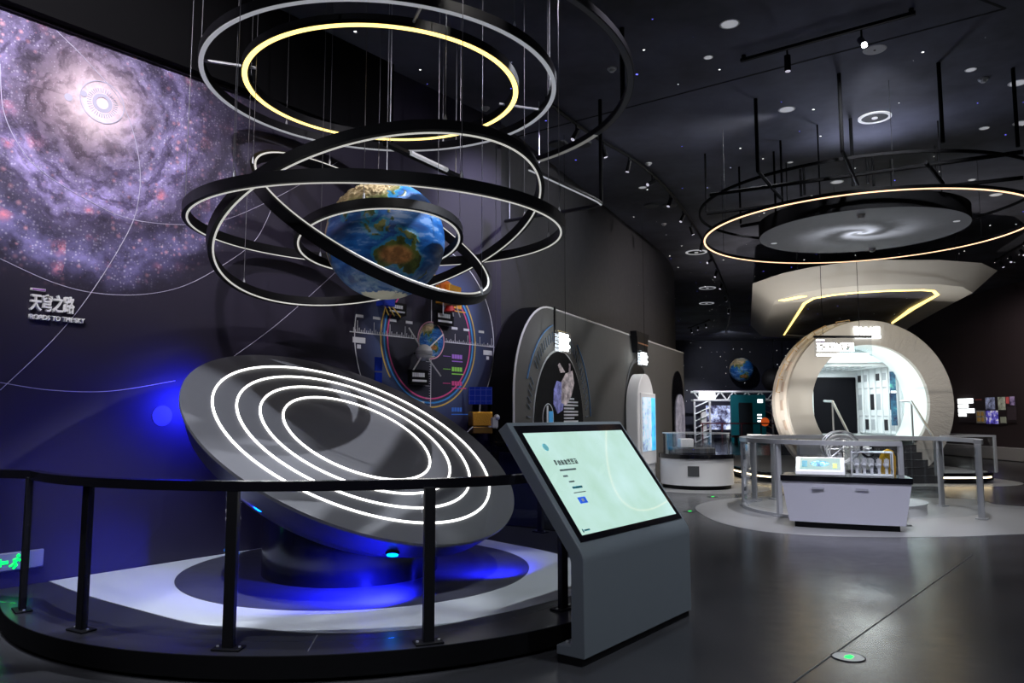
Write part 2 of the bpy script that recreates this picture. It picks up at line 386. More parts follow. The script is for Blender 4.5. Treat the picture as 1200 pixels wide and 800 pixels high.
# ------------------------------------------------------------------ the setting
struct(MB().box((8, 20, -.05), (64, 72, .1)).build('floor', floorm, smooth=False))
struct(MB().box((8, 20, CEIL + .05), (64, 72, .1)).build('ceiling', ceilm, smooth=False))
WL = Plane((-4.02, 6.75), (.6229, .7823))          # mural wall
SEND = WL.px(587, 400)[0]
o = struct(MB().box(((SEND - 7) / 2, .1, CEIL / 2), (SEND + 7, .2, CEIL)).build('wall_left', galm, loc=WL.O, rz=WL.rz, smooth=False))
b = MB(); zt = 5.12
b.prism([(-.14, zt), (-.004, zt), (-.004, CEIL), (-.14, CEIL)], -7, SEND - 2.4, 'x')
o2 = struct(b.build('trim_1', mat('matt_black', (.004, .004, .005), .9, spec=.1), loc=WL.O, rz=WL.rz, smooth=False))
o2 = struct(MB().box((-2.3 + .6, -.02, zt - .012), (6.6, .04, .024)).build('trim_2', dark, loc=WL.O, rz=WL.rz, smooth=False))
# curved middle wall
W0 = Vector((-.1, 11.8)); D2 = Vector((.42, .907)).normalized()
pth = [W0 + D2 * t for t in (-.35, 0, 2, 4, 6, 7.5, 9)]
pth += [Vector(p) for p in ((4.35, 21.5), (4.82, 22.8), (5.15, 23.9), (5.36, 24.8), (5.4, 25.6), (5.2, 26.4), (4.6, 27.2))]
pc = cr([tuple(p) for p in pth], 5, False) + [tuple(pth[-1])]
offp = []
for i, p in enumerate(pc):
    a = Vector(pc[max(i - 1, 0)]); c = Vector(pc[min(i + 1, len(pc) - 1)]); t = (c - a).normalized(); offp.append((p[0] - t.y * .3, p[1] + t.x * .3))
struct(MB().prism(pc + offp[::-1], 0, CEIL, 'z').build('wall_middle', wallm))
struct(MB().box((8, 47.2, CEIL / 2), (40, .3, CEIL)).build('wall_back', wallb, smooth=False))
struct(MB().box((17.8, 18.5, CEIL / 2), (.3, 57, CEIL)).build('wall_right', wallr, smooth=False))
struct(MB().prism([(17.64, .02), (17.3, .05), (17.25, .44), (17.64, .44)], 20, 46.9, 'y').build('baseboard_right', mat('pale_plinth', (.5, .49, .5), .5), smooth=False)) if False else None
struct(MB().box((17.45, 30, .24), (.36, 30, .44)).build('baseboard_right', mat('pale_plinth', (.5, .49, .5), .5), bevel=.02))
struct(MB().box((2.8, -10.1, CEIL / 2), (30, .2, CEIL)).build('wall_front', mat('dark_hall_paint', (.05, .05, .055), .7), smooth=False))
struct(MB().box((-12.1, -2, CEIL / 2), (.2, 16, CEIL)).build('wall_side', MATS['dark_hall_paint'], smooth=False))
# floor and ceiling joints
def joint(name, a, c, z, w, m):
    a, c = Vector(a), Vector(c); d = (c - a); L = d.length
    return struct(MB().box((0, 0, 0), (L, w, .006)).build(name, m, loc=((a + c) / 2).to_tuple()[:2] + (z,), rz=math.atan2(d.y, d.x), smooth=False))
joint('trim_3', atZ(880, 835, 0).to_2d(), atZ(1140, 650, 0).to_2d(), .002, .006, mat('joint_filler', (.16, .16, .17), .4))
jm = mat('ceiling_joint', (.003, .003, .004), .8)
joint('trim_4', atZ(560, 172, CEIL).to_2d(), atZ(1178, 10, CEIL).to_2d(), CEIL - .002, .03, jm)
joint('trim_5', atZ(1178, 10, CEIL).to_2d(), atZ(1100, -20, CEIL).to_2d(), CEIL - .002, .03, jm)

# printed lines, planet disc on the mural wall (thin print, part of the wall)
g = MB()
def wline(pts, w, mb, y=-.004):
    pts = [Vector((p[0], 0, p[1])) for p in pts]
    mb.tube([(p.x, y, p.z) for p in pts], w, 4)
def wpx(*pp): return [WL.px(*p) for p in pp]
def crl(pp, per=8): return cr(wpx(*pp), per, False) + [WL.px(*pp[-1])]
for pp in ([(0, 75), (4, 130), (25, 175), (52, 203), (100, 233), (150, 256), (210, 263), (262, 258), (330, 228), (395, 190)],
           [(66, 36), (105, 75), (145, 125), (163, 190), (160, 245), (140, 290), (100, 352), (60, 400), (0, 457)],
           [(0, 303), (60, 330), (110, 343), (165, 345), (215, 335), (262, 310), (300, 280), (322, 235)],
           [(440, 275), (370, 340), (318, 385), (270, 420)], [(0, 448), (60, 457), (130, 458), (205, 446)]):
    wline(crl(pp), .0035, g)
g.annul_y(*WL.px(120, 120), .195, .203, -.004); g.annul_y(*WL.px(120, 121), .055, .09, -.004)
for k in range(36):
    a = 2 * PI * k / 36; cx, cz = WL.px(120, 121)
    wline([(cx + .1 * math.cos(a), cz + .1 * math.sin(a)), (cx + .14 * math.cos(a), cz + .14 * math.sin(a))], .004, g)
for p, r in (((98, 110), .03), ((80, 114), .035)): g.annul_y(*WL.px(*p), .001, r, -.004, n=20)
wl = bpy.data.objects['wall_left']
struct(g.build('wall_print', linew, wl))
struct(MB().annul_y(*WL.px(190, 487), .001, .1, -.004, n=40).build('planet_print', mat('pale_blue_print', (.1, .11, .24), .5), wl))

# raised section title on the wall
s0, z0 = WL.px(33, 366)
t = thing('wall_title', 'raised white Chinese and English section title on the galaxy wall', 'sign', WL.w(s0, z0, .012), WL.rz)
sw = WL.px(85, 366)[0] - s0; se = WL.px(97, 374)[0] - s0
text('天穹之路', .16, lettering, t, (0, -.01, .035), .022, 'chinese_lettering', sw, .003)
text('ROADS TO THE SKY', .058, lettering, t, (0, -.01, -.055), .022, 'english_lettering', se, .0012)
MB().rect(.0, sw * .32, .195, .215, -.01, .03).build('accent_bar', lettering, t)
MB().rect(.01, sw * .31, .199, .211, -.027, .004).build('accent_stripe', printv, t)

# ------------------------------------------------------------------ Earth picture
POLY = {
 'asia': [(26, 40), (36, 36), (35, 31), (43, 12), (52, 16), (60, 22), (57, 25), (52, 29), (50, 30), (57, 27), (66, 25), (72, 21), (74, 15), (77, 8), (80, 13), (82, 17), (88, 21.5), (92, 22), (94, 16), (98, 16), (98.5, 10), (100.5, 6), (103.3, 1.4), (103.5, 4), (101, 7), (99.5, 10), (100, 13.3), (102.5, 12), (105, 8.6), (109, 11.5), (108.5, 15), (106, 19), (109, 21.3), (114, 22.3), (119, 25), (122, 30), (119.5, 35), (122, 37), (118, 39), (122, 40.5), (125, 39.5), (126.5, 34.5), (129.3, 35.5), (128, 40), (132, 43), (140, 50), (137, 54), (155, 59), (163, 60), (156, 51), (162, 56), (170, 60), (180, 65), (180, 70), (140, 73), (105, 78), (70, 73), (40, 67), (26, 71), (10, 60), (10, 45)],
 'africa': [(-17, 15), (-10, 30), (-5, 35), (10, 37), (25, 32), (33, 31), (38, 18), (43, 11.5), (51, 11.5), (42, -1), (39, -8), (40.5, -15), (35, -24), (32, -29), (26, -34), (18, -34), (12, -17), (9, 0), (8, 4.5), (-8, 5)],
 'australia': [(114, -22), (113.5, -26), (115.7, -32), (115, -34.3), (118, -35), (124, -33.3), (129, -31.6), (132, -32), (135.5, -34.8), (138, -33), (138, -35.6), (140, -38), (146.3, -39), (150, -37.3), (153, -32), (153.3, -26), (150.8, -23.3), (146.3, -19), (145.3, -15), (142.5, -10.8), (141.6, -14), (140.8, -17.5), (137, -16), (135.5, -15), (137, -12.2), (132.5, -11.3), (130.5, -12.5), (129.5, -15), (126.5, -14), (124, -16.3), (122, -18)],
 'tasmania': [(144.7, -40.8), (148.2, -40.8), (148, -43), (146.3, -43.6)],
 'newguinea': [(131, -.8), (134, -.8), (135, -3.3), (138, -1.7), (144, -3.8), (147.5, -6), (147.5, -8), (150.7, -10.5), (147, -9.5), (144, -7.7), (142.8, -9.2), (138.5, -8.2), (138, -5.5), (133, -4), (132, -2.8)],
 'borneo': [(109, 1.5), (111.3, 2.5), (113, 3.3), (116.8, 7), (119, 5), (117.7, 2), (118, .8), (116.5, -3.8), (114.5, -4), (110.2, -2.8)],
 'sumatra': [(95.3, 5.6), (98, 4), (101, 2), (103.5, -1), (106, -3), (105.8, -5.8), (104, -5.7), (101, -2.5), (98.8, 1.5)],
 'java': [(105.3, -6.8), (108, -6.3), (111, -6.4), (114.4, -7.8), (114.4, -8.7), (110, -8.2), (106.4, -7.5)],
 'sulawesi': [(119.4, -5.5), (119, -2.5), (120, 1), (124.8, 1.6), (121, .4), (121.5, -1), (123.2, -.9), (121.6, -2.2), (122.8, -5), (121.3, -4.5), (120.6, -5.5)],
 'luzon': [(120, 16), (120.6, 18.6), (122.2, 18.4), (122, 15), (124, 12.7), (120.7, 13.8)],
 'mindanao': [(122, 7), (123.4, 8.7), (125.5, 9.8), (126.5, 7), (125.5, 5.6)],
 'japan': [(130, 31.3), (131.5, 33.8), (136, 35.6), (139.7, 38.5), (141, 41.3), (141.8, 45), (145, 43.5), (142, 40), (140.8, 35.7), (137, 34.6), (133, 33)],
 'taiwan': [(120.2, 23), (121.5, 25.2), (121, 22)], 'hainan': [(108.7, 19.3), (110.7, 20), (109.6, 18.2)], 'ceylon': [(79.8, 8.5), (80.3, 9.6), (81.8, 7.2), (80.5, 6)],
 'zealand': [(172.7, -34.5), (178.4, -37.8), (175, -41.5), (174, -42), (170.7, -45.9), (167, -46), (171.5, -41.8), (174.5, -39)],
 'madagascar': [(49.3, -12), (50.4, -15.6), (47, -25), (44, -25), (44, -20)],
 'america': [(-168, 66), (-125, 70), (-80, 68), (-56, 52), (-75, 36), (-81, 26), (-97, 26), (-88, 16), (-78, 8), (-60, 10), (-35, -7), (-40, -22), (-58, -38), (-68, -54), (-74, -45), (-71, -18), (-81, -5), (-90, 14), (-110, 24), (-124, 42), (-135, 58)]}
def grow(k, f):
    p = POLY[k]; cx = sum(a for a, _ in p) / len(p); cy = sum(c for _, c in p) / len(p); POLY[k] = [(cx + (a - cx) * f, cy + (c - cy) * f) for a, c in p]
grow('australia', 1.3); grow('newguinea', 1.15); grow('borneo', 1.15)
def inside(x, y, poly):
    r = np.zeros(x.shape, bool); n = len(poly)
    for i in range(n):
        x1, y1 = poly[i]; x2, y2 = poly[i - 1]
        if y1 == y2: continue
        k = ((y1 > y) != (y2 > y)) & (x < (x2 - x1) * (y - y1) / (y2 - y1) + x1); r ^= k
    return r
def earth_mesh(lon0, nu=420, nv=210):
    u = np.linspace(-180, 180, nu, endpoint=False); v = np.linspace(-90, 90, nv + 1)
    LO, LA = np.meshgrid(u + lon0, v); LO = (LO + 180) % 360 - 180
    d = np.radians(LO - lon0); la = np.radians(LA)
    P = np.stack([np.cos(la) * np.sin(d), -np.cos(la) * np.cos(d), np.sin(la)], -1).reshape(-1, 3)
    Q = np.stack([np.cos(la) * np.cos(np.radians(LO)), np.cos(la) * np.sin(np.radians(LO)), np.sin(la)], -1).reshape(-1, 3)
    n1 = np.array([noise.fractal(Vector(q) * 5, .6, 2, 6) for q in Q]); n2 = np.array([noise.fractal(Vector(q) * 14 + Vector((5, 3, 1)), .6, 2, 4) for q in Q]); n3 = np.array([noise.fractal(Vector((q[0] * 2, q[1] * 2, q[2] * 9)), .7, 2, 5) for q in Q])
    lo = LO.reshape(-1) + n2 * 1.3; lat = LA.reshape(-1) + n1 * 1.0
    land = {k: inside(lo, lat, p) for k, p in POLY.items()}
    anyl = np.any(list(land.values()), 0)
    shelf = np.zeros_like(anyl)
    for dx, dy in ((3, 0), (-3, 0), (0, 3), (0, -3), (2, 2), (-2, -2), (2, -2), (-2, 2)):
        for k in ('asia', 'australia', 'newguinea', 'borneo', 'sumatra', 'java'): shelf |= inside(lo + dx + n1, lat + dy, POLY[k])
    C = np.zeros((len(lo), 3)); A = np.array
    w = np.clip(.5 + n3[:, None] * .9, 0, 1)
    C[:] = A((.006, .06, .24)) * (1 - w) + A((.02, .16, .5)) * w
    south = np.clip((-LA.reshape(-1) - 25) / 30, 0, 1)[:, None] * np.clip(.3 + n1[:, None] * 1.2, 0, 1); C = C * (1 - south) + A((.25, .42, .6)) * south
    C[shelf] = C[shelf] * .45 + A((.03, .3, .42)) * .55
    green = A((.03, .07, .015)); tan = A((.62, .47, .27)); brown = A((.34, .15, .05)); lg = A((.2, .21, .06))
    k = np.clip(.5 + n1 * 1.3, 0, 1)[:, None]
    C[anyl] = (green * (1 - k) + lg * k)[anyl]
    asia = land['asia']; north = np.clip((lat - 27) / 10, 0, 1)[:, None] * np.clip((108 + (lat - 30) * 1.1 - lo) / 14 + .6, 0, 1)[:, None]
    north = np.maximum(north, np.clip((lo * -1 + 78) / 6, 0, 1)[:, None])
    cc = (C * (1 - north) + (tan * (.55 + .5 * k)) * north); C[asia] = cc[asia]
    sib = np.clip((lat - 52) / 8, 0, 1)[:, None]; cc = C * (1 - sib) + A((.5, .45, .33)) * sib; C[asia] = cc[asia]
    au = land['australia']; dist = np.hypot((lo - 130) / 19, (lat + 25) / 9.5); e = np.clip((dist - .72) / .35, 0, 1)[:, None]
    e = np.maximum(e, np.clip((lo - 146 + n1 * 4) / 3, 0, 1)[:, None] * .8)
    cc = (brown * (.7 + .9 * k)) * (1 - e) + (A((.1, .13, .03)) * (.5 + .8 * k)) * e; C[au] = cc[au]
    af = land['africa']; C[af] = (tan * .9)[None, :].repeat(af.sum(), 0)
    ant = LA.reshape(-1) < -68 + n1 * 4; C[ant] = A((.8, .78, .6))
    arc = LA.reshape(-1) > 76; C[arc] = A((.75, .75, .7))
    cloud = np.clip((n3 - .3) * 1.2, 0, .22)[:, None] * (LA.reshape(-1) < 20)[:, None] * (~ant)[:, None] * (~anyl)[:, None]; C = C * (1 - cloud) + A((.6, .68, .75)) * cloud
    R = 1 + np.where(anyl, .006 + .02 * np.clip(n2, -.2, 1) * (north[:, 0] * asia + .15), 0)
    P = P * R[:, None]
    fs = [(j * nu + i, j * nu + (i + 1) % nu, (j + 1) * nu + (i + 1) % nu, (j + 1) * nu + i) for j in range(nv) for i in range(nu)]
    me = bpy.data.meshes.new('globe'); me.from_pydata(P.tolist(), [], fs)
    ca = me.color_attributes.new('land_and_sea', 'FLOAT_COLOR', 'POINT'); buf = np.ones((len(P), 4), np.float32); buf[:, :3] = C; ca.data.foreach_set('color', buf.ravel())
    me.shade_smooth(); return me
earthm = mat('painted_globe', (.1, .2, .5), .38); N = NT(earthm); at = N.n.new('ShaderNodeAttribute'); at.attribute_name = 'land_and_sea'; N.l.new(at.outputs[0], bsdf(earthm).inputs['Base Color'])
EM = earth_mesh(119); EM.materials.append(earthm)
EC = Vector((-1.2185, 7.2, 3.272)); ER = .568
t = thing('globe', 'large painted Earth globe hanging inside the black rings, Australia facing out', 'globe', EC, math.atan(1.2185 / 7.2))
o = bpy.data.objects.new('sphere', EM); col.objects.link(o); o.parent = t; o.scale = (ER,) * 3
MB().tube([(0, 0, ER - .01), (0, 0, CEIL - EC.z)], .004, 6).build('cable', steelp, t)
MB().lathe([(.001, 0), (.05, 0), (.035, .05), (.001, .06)], 20, (0, 0, ER - .006)).build('cable_cap', black, t)

cablem = mat('thin_cable', (.16, .16, .18), .4, .3)
# ------------------------------------------------------------------ hanging rings
def ring(name, label, cat, C, r, nrm, h, w, mband, mled, cables, ledw=.017, group=None, led_r=None, cab=True):
    t = thing(name, label, cat, C, 0, group)
    R = tilt(nrm)
    MB().lathe([(r - w / 2, 0), (r + w / 2, 0), (r + w / 2, h), (r - w / 2, h)], 144, closed_prof=True).xf(R).build('band', mband, t)
    lr = led_r or r - w / 2 + ledw / 2 + .002
    MB().lathe([(lr - ledw / 2, -.006), (lr + ledw / 2, -.006), (lr + ledw / 2, .002), (lr - ledw / 2, .002)], 144, closed_prof=True).xf(R).build('light_strip', mled, t)
    for a in cables:
        if C[2] < 4:
            for da in (0, 6, -6, 12, -12, 18, -18, 24, -24, 30, -30):
                p = R @ Vector((r * math.cos(math.radians(a + da)), r * math.sin(math.radians(a + da)), 0)); X, Y = p.x + C[0] + 1.262, p.y + C[1] - 7.218; d_ = math.hypot(X, Y); th_ = math.degrees(math.atan2(Y, X)) % 90
                if not (1.24 < d_ < 1.35 or 1.63 < d_ < 1.72 or (1.1 < d_ < 1.7 and 16 < th_ < 24)): break
            a = a + da
        p = R @ Vector((r * math.cos(math.radians(a)), r * math.sin(math.radians(a)), h if nrm[2] > 0 else 0))
        q = MB().tube([p, (p.x, p.y, CEIL - C[2])], .003, 5).build('cable', cablem, t)
        MB().lathe([(.001, -.02), (.012, -.02), (.012, .03), (.003, .06), (.001, .07)], 10, p).build('cable_clamp', steelp, q)
    return t
BH, BW = .095, .055
ring('ring_pendant', 'largest thick black ring of the globe cluster, hanging level, white strip under it', 'ring light', (-1.256, 7.178, 3.334), 1.742, (.005, -.018, 1), BH, BW, black, ledring, (205, 240, 300, 345, 20))
ring('ring_pendant', 'thick black ring rising to the right, crossing over the top of the globe cluster', 'ring light', (-1.222, 7.183, 3.341), 1.581, (-.305, .219, 1), BH, BW, black, ledring, (20, 110, 165, 230, 300))
ring('ring_pendant', 'thick black ring sloping down to the right across the front of the globe', 'ring light', (-1.303 + .025, 7.148 - .019, 3.412 + .037), 1.231, (-.666, .506, -1), BH, BW, black, ledring, (50, 118, 230, 330))
ring('ring_pendant', 'smallest black ring fitting closely around the Earth globe', 'ring light', (-1.271, 7.197, 3.243), .778, (-.109, .174, 1), .085, .05, black, ledring, (50, 150, 270))
# double ring overhead
t = ring('double_ring_light', 'overhead double ring light with glowing yellow inner ring and grey outer ring', 'ring light', (-1.262, 7.218, 4.77), 1.675, (0, 0, 1), .085, .05, black, ledlow, (10, 75, 140, 205, 262, 320), .042)
t0 = t
MB().lathe([(1.262, 0), (1.33, 0), (1.33, .08), (1.262, .08)], 144, closed_prof=True).build('inner_band', black, t0)
MB().lathe([(1.275, -.008), (1.322, -.008), (1.322, .002), (1.275, .002)], 144, closed_prof=True).build('yellow_light_strip', ledyel, t0)
for a in (20, 110, 200, 290):
    c, s_ = math.cos(math.radians(a)), math.sin(math.radians(a))
    MB().tube([(1.2 * c, 1.2 * s_, .05), (1.655 * c, 1.655 * s_, .05)], .014, 6).build('spoke', steelp, t0)
# grey arc farther out and the bent track
c3, r3, z3 = Vector((-1.713, 8.351)), 3.029, 5.2
p0, p1 = atZ(655, -12, z3).to_2d() - c3, atZ(632, 190, z3).to_2d() - c3
a0, a1 = math.atan2(p0.y, p0.x), math.atan2(p1.y, p1.x)
t = thing('arc_light', 'open grey arc light curving down from the ceiling to the right of the rings', 'arc light', (c3.x, c3.y, z3))
MB().lathe([(r3 - .04, 0), (r3 + .04, 0), (r3 + .04, .07), (r3 - .04, .07)], 60, a0=a0 - .25, a1=a1, closed_prof=True).build('band', dark, t)
MB().lathe([(r3 - .03, -.005), (r3 + .03, -.005), (r3 + .03, .003), (r3 - .03, .003)], 60, a0=a1 - .42, a1=a1 - .005, closed_prof=True).build('light_strip', mat('arc_sheen', (.5, .5, .5), .5, emit=(1, .98, .9), es=.12), t)  # faint emission paints in the reflection on the arc's lower end
MB().lathe([(r3 - .03, -.005), (r3 + .03, -.005), (r3 + .03, .003), (r3 - .03, .003)], 60, a0=a0 - .24, a1=a1 - .43, closed_prof=True).build('unlit_diffuser', mat('unlit_diffuser', (.1, .1, .105), .5), t)
pp = atZ(730, 121, z3 + .07); MB().tube([(pp.x - c3.x, pp.y - c3.y, .07), (pp.x - c3.x, pp.y - c3.y, CEIL - z3)], .03, 10).build('rod', black, t)
pp = atZ(632, 190, z3 + .07); MB().tube([(pp.x - c3.x, pp.y - c3.y + .03, .06), (pp.x - c3.x, pp.y - c3.y + .03, CEIL - z3)], .008, 8).build('rod', steelp, t)
z5 = 4.65; cs = [atZ(*p, z5) for p in ((620, 197), (690, 229.5), (700, 234.5), (704.5, 238), (700, 240.5), (690, 243), (586, 260))]
t = thing('bent_light_track', 'slim angular light track with rounded corner hung by the dark curved wall', 'light track', cs[3])
lp = [p - cs[3] for p in cs]
MB().tube(lp, .028, 6).build('track', dark, t)
MB().tube([p - Vector((0, 0, .024)) for p in lp[:4]], .014, 6).build('light_strip', ledlow, t)
MB().tube([(0, 0, .02), (0, 0, CEIL - z5)], .028, 8).build('rod', black, t)
MB().tube([lp[-1] + Vector((.15, 0, .02)), lp[-1] + Vector((.15, 0, CEIL - z5))], .01, 8).build('rod', steelp, t)
z6 = 4.45; q0, q1 = atZ(452, 168, z6), atZ(538, 208, z6)
t = thing('straight_light_track', 'straight black bar hung diagonally behind the rings above the globe', 'light track', q0)
dd = q1 - q0
MB().tube([(0, 0, 0), dd], .04, 6).build('bar', black, t)
MB().tube([dd * .25 + Vector((.05, 0, .0)), dd * .75 + Vector((.05, 0, .0))], .028, 6).build('light_strip', ledlow, t)  # emissive strip stands in for the gleam along the bar
for f in (.05, .95): MB().tube([dd * f, (dd.x * f, dd.y * f, CEIL - z6)], .006, 6).build('rod', steelp, t)

# ------------------------------------------------------------------ round stage
SC = Vector((-1.53, 7.58)); SR = 2.88
def wallclip(pts, off=.012):
    # clip a polygon to the room side of the mural wall
    out = []; n = len(pts)
    def d(p): return (Vector((p[0], p[1], 0)) - WL.O).dot(WL.n) - off
    for i in range(n):
        p, q = pts[i], pts[(i + 1) % n]; a, c = d(p), d(q)
        if a >= 0: out.append(p)
        if (a >= 0) != (c >= 0):
            f = a / (a - c); out.append((p[0] + (q[0] - p[0]) * f, p[1] + (q[1] - p[1]) * f))
    return out
def stage_outline(r):
    pts = [(SC.x + r * math.cos(a), SC.y + r * math.sin(a)) for a in [math.radians(-145 + 360 * k / 160) for k in range(160) if -145 + 360 * k / 160 < 130]]
    k = r - SR
    return [(-7.0 - .7 * k, 7.8 - k), (-5.2 - .7 * k, 6.42 - .75 * k), (-4.4 - .7 * k, 5.98 - .75 * k)] + pts
t = thing('stage_platform', 'low round dark stage with pale and grey floor circles under the tilted disc', 'platform', (0, 0, 0))
MB().prism(wallclip(stage_outline(SR - .004)), PZ - .004, PZ, 'z').build('deck', stagem, t)
MB().prism(wallclip(stage_outline(SR)), .03, PZ - .004, 'z').build('edge_skirt', blackm, t)
MB().prism(wallclip(stage_outline(SR - .06)), .0, .03, 'z').build('plinth', black, t)
wp = [atZ(*p, PZ).to_2d().to_tuple() for p in ((57, 681), (100, 697), (165, 715), (230, 731), (297, 736), (350, 740.5), (400, 741.5), (440, 740.5), (500, 735), (560, 724), (640, 706), (690, 690), (700, 672), (670, 655), (640, 646), (600, 638))]
wp = wp + [(-.95, 9.55), (-2.2, 9.5)]
MB().prism(wallclip(cr(wp[:1] + wp, 5)), PZ, PZ + .004, 'z').build('pale_inlay', inlay, t)
MB().lathe([(.001, 0), (1.6, 0), (1.6, .004), (.001, .004)], 96, (-1.438, 7.34, PZ + .004)).build('grey_disc', stagedisc, t)
s_ = atZ(361, 763, PZ); e_ = atZ(372, 744, PZ); MB().tube([(s_.x, s_.y, PZ + .001), (e_.x, e_.y, PZ + .001)], .004, 4).build('joint', MATS['joint_filler'], t)

# tilted disc sculpture
DC = Vector((-1.443, 7.2, 1.40)); DN = Vector((.482, -.361, 1)); DR = 1.611; RT = tilt(DN)
PCX, PCY, PR = -1.5, 7.25, .8
t = thing('disc_sculpture', 'large tilted grey disc with four glowing white rings on a black drum', 'sculpture', (PCX, PCY, PZ + .008))
base = Vector((PCX, PCY, PZ + .008))
def dz(x, y): return DC.z - (DN.x * (x - DC.x) + DN.y * (y - DC.y))
b = MB(); n = 72
for zi in range(2):
    for k in range(n):
        a = 2 * PI * k / n; x, y = PCX + PR * math.cos(a), PCY + PR * math.sin(a)
        b.v.append(Vector((PR * math.cos(a), PR * math.sin(a), 0 if zi == 0 else dz(x, y) - .42 - base.z)))
b.f = [tuple(range(n))[::-1], tuple(range(n, 2 * n))] + [(k, (k + 1) % n, n + (k + 1) % n, n + k) for k in range(n)]; b.mi = [0] * len(b.f)
b.build('pedestal', blackgl, t)
off = DC - base
prof = [(.001, 0), (.66, 0), (1.55, 0), (DR, -.005), (DR, -.03)]
MB().lathe(prof, 128).xf(Matrix.Translation(off) @ RT).build('dish', saucerm, t)
MB().lathe([(DR - .002, -.03), (DR - .02, -.05), (1.5, -.22), (1.25, -.42), (.95, -.58), (.5, -.68), (.001, -.7)], 96).xf(Matrix.Translation(off) @ RT).build('underside', mat('dish_underside', (.02, .02, .03), .3), t)
for k, r in enumerate((.722, .93, 1.137, 1.345)):
    MB().lathe([(r - .0105, -.004), (r + .0105, -.004), (r + .008, .01), (r - .008, .01)], 144, closed_prof=True).xf(Matrix.Translation(off) @ RT).build('light_ring', led, t)
def under_pt(px, py):                               # a point on the underside seen at a pixel
    best = None
    for Y in np.linspace(5.9, 8, 600):
        p = atY(px, py, Y); q = RT.to_3x3().inverted() @ (p - DC); r = math.hypot(q.x, q.y)
        zz = np.interp(r, [0, .5, .95, 1.25, 1.5, 1.6], [-.7, -.68, -.58, -.42, -.22, -.04])
        if r < 1.6 and q.z <= 0 and q.z >= zz: return p, (RT.to_3x3() @ Vector((q.x * .8, q.y * .8, -1))).normalized()
    return atY(px, py, 6.6), Vector((0, -.5, -.8))
lamps = []
for px, py in ((303, 593), (460, 648)):
    p, nn = under_pt(px, py); lamps.append((p, nn))
    b = MB().lathe([(.001, .012), (.05, .012), (.055, 0), (.055, -.03), (.001, -.03)], 24).xf(Matrix.Translation(p - base) @ tilt(nn)); b.build('lamp_housing', black, t)
    MB().lathe([(.001, .02), (.044, .018), (.044, .012), (.001, .012)], 24).xf(Matrix.Translation(p - base) @ tilt(nn)).build('blue_lamp', bluelamp, t)
t['n'] = 0; del t['n']

# curved handrail with posts and glass
t = thing('stage_railing', 'black curved handrail with posts and glass panels around the round stage', 'railing', (SC.x, SC.y, PZ + .0015))
def rl(p): return Vector((p[0] - SC.x, p[1] - SC.y, 0))
RR = SR - .14
def rrad(a): return RR - .13 * max(0, min(1, (a + 56) / 8)) * max(0, min(1, (8 - a) / 10))
left = [(-6.3, 7.15), (-5.2, 6.55), (-4.45, 6.12), (-4.02, 5.9)]
front = [(SC.x + rrad(a) * math.cos(math.radians(a)), SC.y + rrad(a) * math.sin(math.radians(a))) for a in np.linspace(-139, 118, 110)]
rp = [rl(p) for p in left + front]
HZ = 1.185 - PZ
def ribbon(pts, w, z0, z1, mb):
    n = len(pts); L = []; Rr = []
    for i, p in enumerate(pts):
        tt = (pts[min(i + 1, n - 1)] - pts[max(i - 1, 0)]).normalized(); nn = Vector((-tt.y, tt.x, 0)) * w / 2
        L.append(p + nn); Rr.append(p - nn)
    vs = []
    for i in range(n): vs += [L[i] + Vector((0, 0, z0)), Rr[i] + Vector((0, 0, z0)), Rr[i] + Vector((0, 0, z1)), L[i] + Vector((0, 0, z1))]
    fs = [(4 * i + k, 4 * i + (k + 1) % 4, 4 * i + 4 + (k + 1) % 4, 4 * i + 4 + k) for i in range(n - 1) for k in range(4)] + [(0, 1, 2, 3), (4 * n - 1, 4 * n - 2, 4 * n - 3, 4 * n - 4)]
    return mb.add(vs, fs)
ribbon(rp, .075, HZ - .062, HZ, MB()).build('handrail', blackgl, t)
def onr(a): return (SC.x + rrad(a) * math.cos(math.radians(a)), SC.y + rrad(a) * math.sin(math.radians(a)))
posts = [(-3.61, 5.76), (-2.88, 5.24), (-1.745, 4.835), (-.53, 4.96), onr(-43), onr(-14), onr(10), (.35, 9.5), (-.45, 10.1), (-4.62, 6.21), (-5.5, 6.74)]
for p in posts:
    q = rl(p); a = math.atan2(q.y, q.x)
    po = MB().box((0, 0, (HZ - .05) / 2), (.045, .07, HZ - .05)).build('post', black, t, loc=q, rz=a, bevel=.003)
    f = MB().box((0, 0, .006), (.11, .18, .012)).build('base_plate', black, po, bevel=.003)
    k = MB(); [k.lathe([(.001, .02), (.009, .02), (.009, .012)], 8, (0, s * .07, 0)) for s in (-1, 1)]; k.build('bolt', steelp, f)
order = sorted(range(len(posts)), key=lambda i: (math.atan2(rl(posts[i]).y, rl(posts[i]).x) + PI * 1.5 - .6) % (2 * PI))
def seg(a, c):
    A, Cc = rl(a), rl(c); aa, ac = math.atan2(A.y, A.x), math.atan2(Cc.y, Cc.x)
    if ac < aa: ac += 2 * PI
    m = 10; ra, rc = A.length, Cc.length
    return [Vector((math.cos(aa + (ac - aa) * k / m), math.sin(aa + (ac - aa) * k / m), 0)) * (ra + (rc - ra) * k / m) for k in range(m + 1)]
chain = [posts[i] for i in (10, 9, 0, 1, 2, 3, 4, 5, 6, 7, 8)]
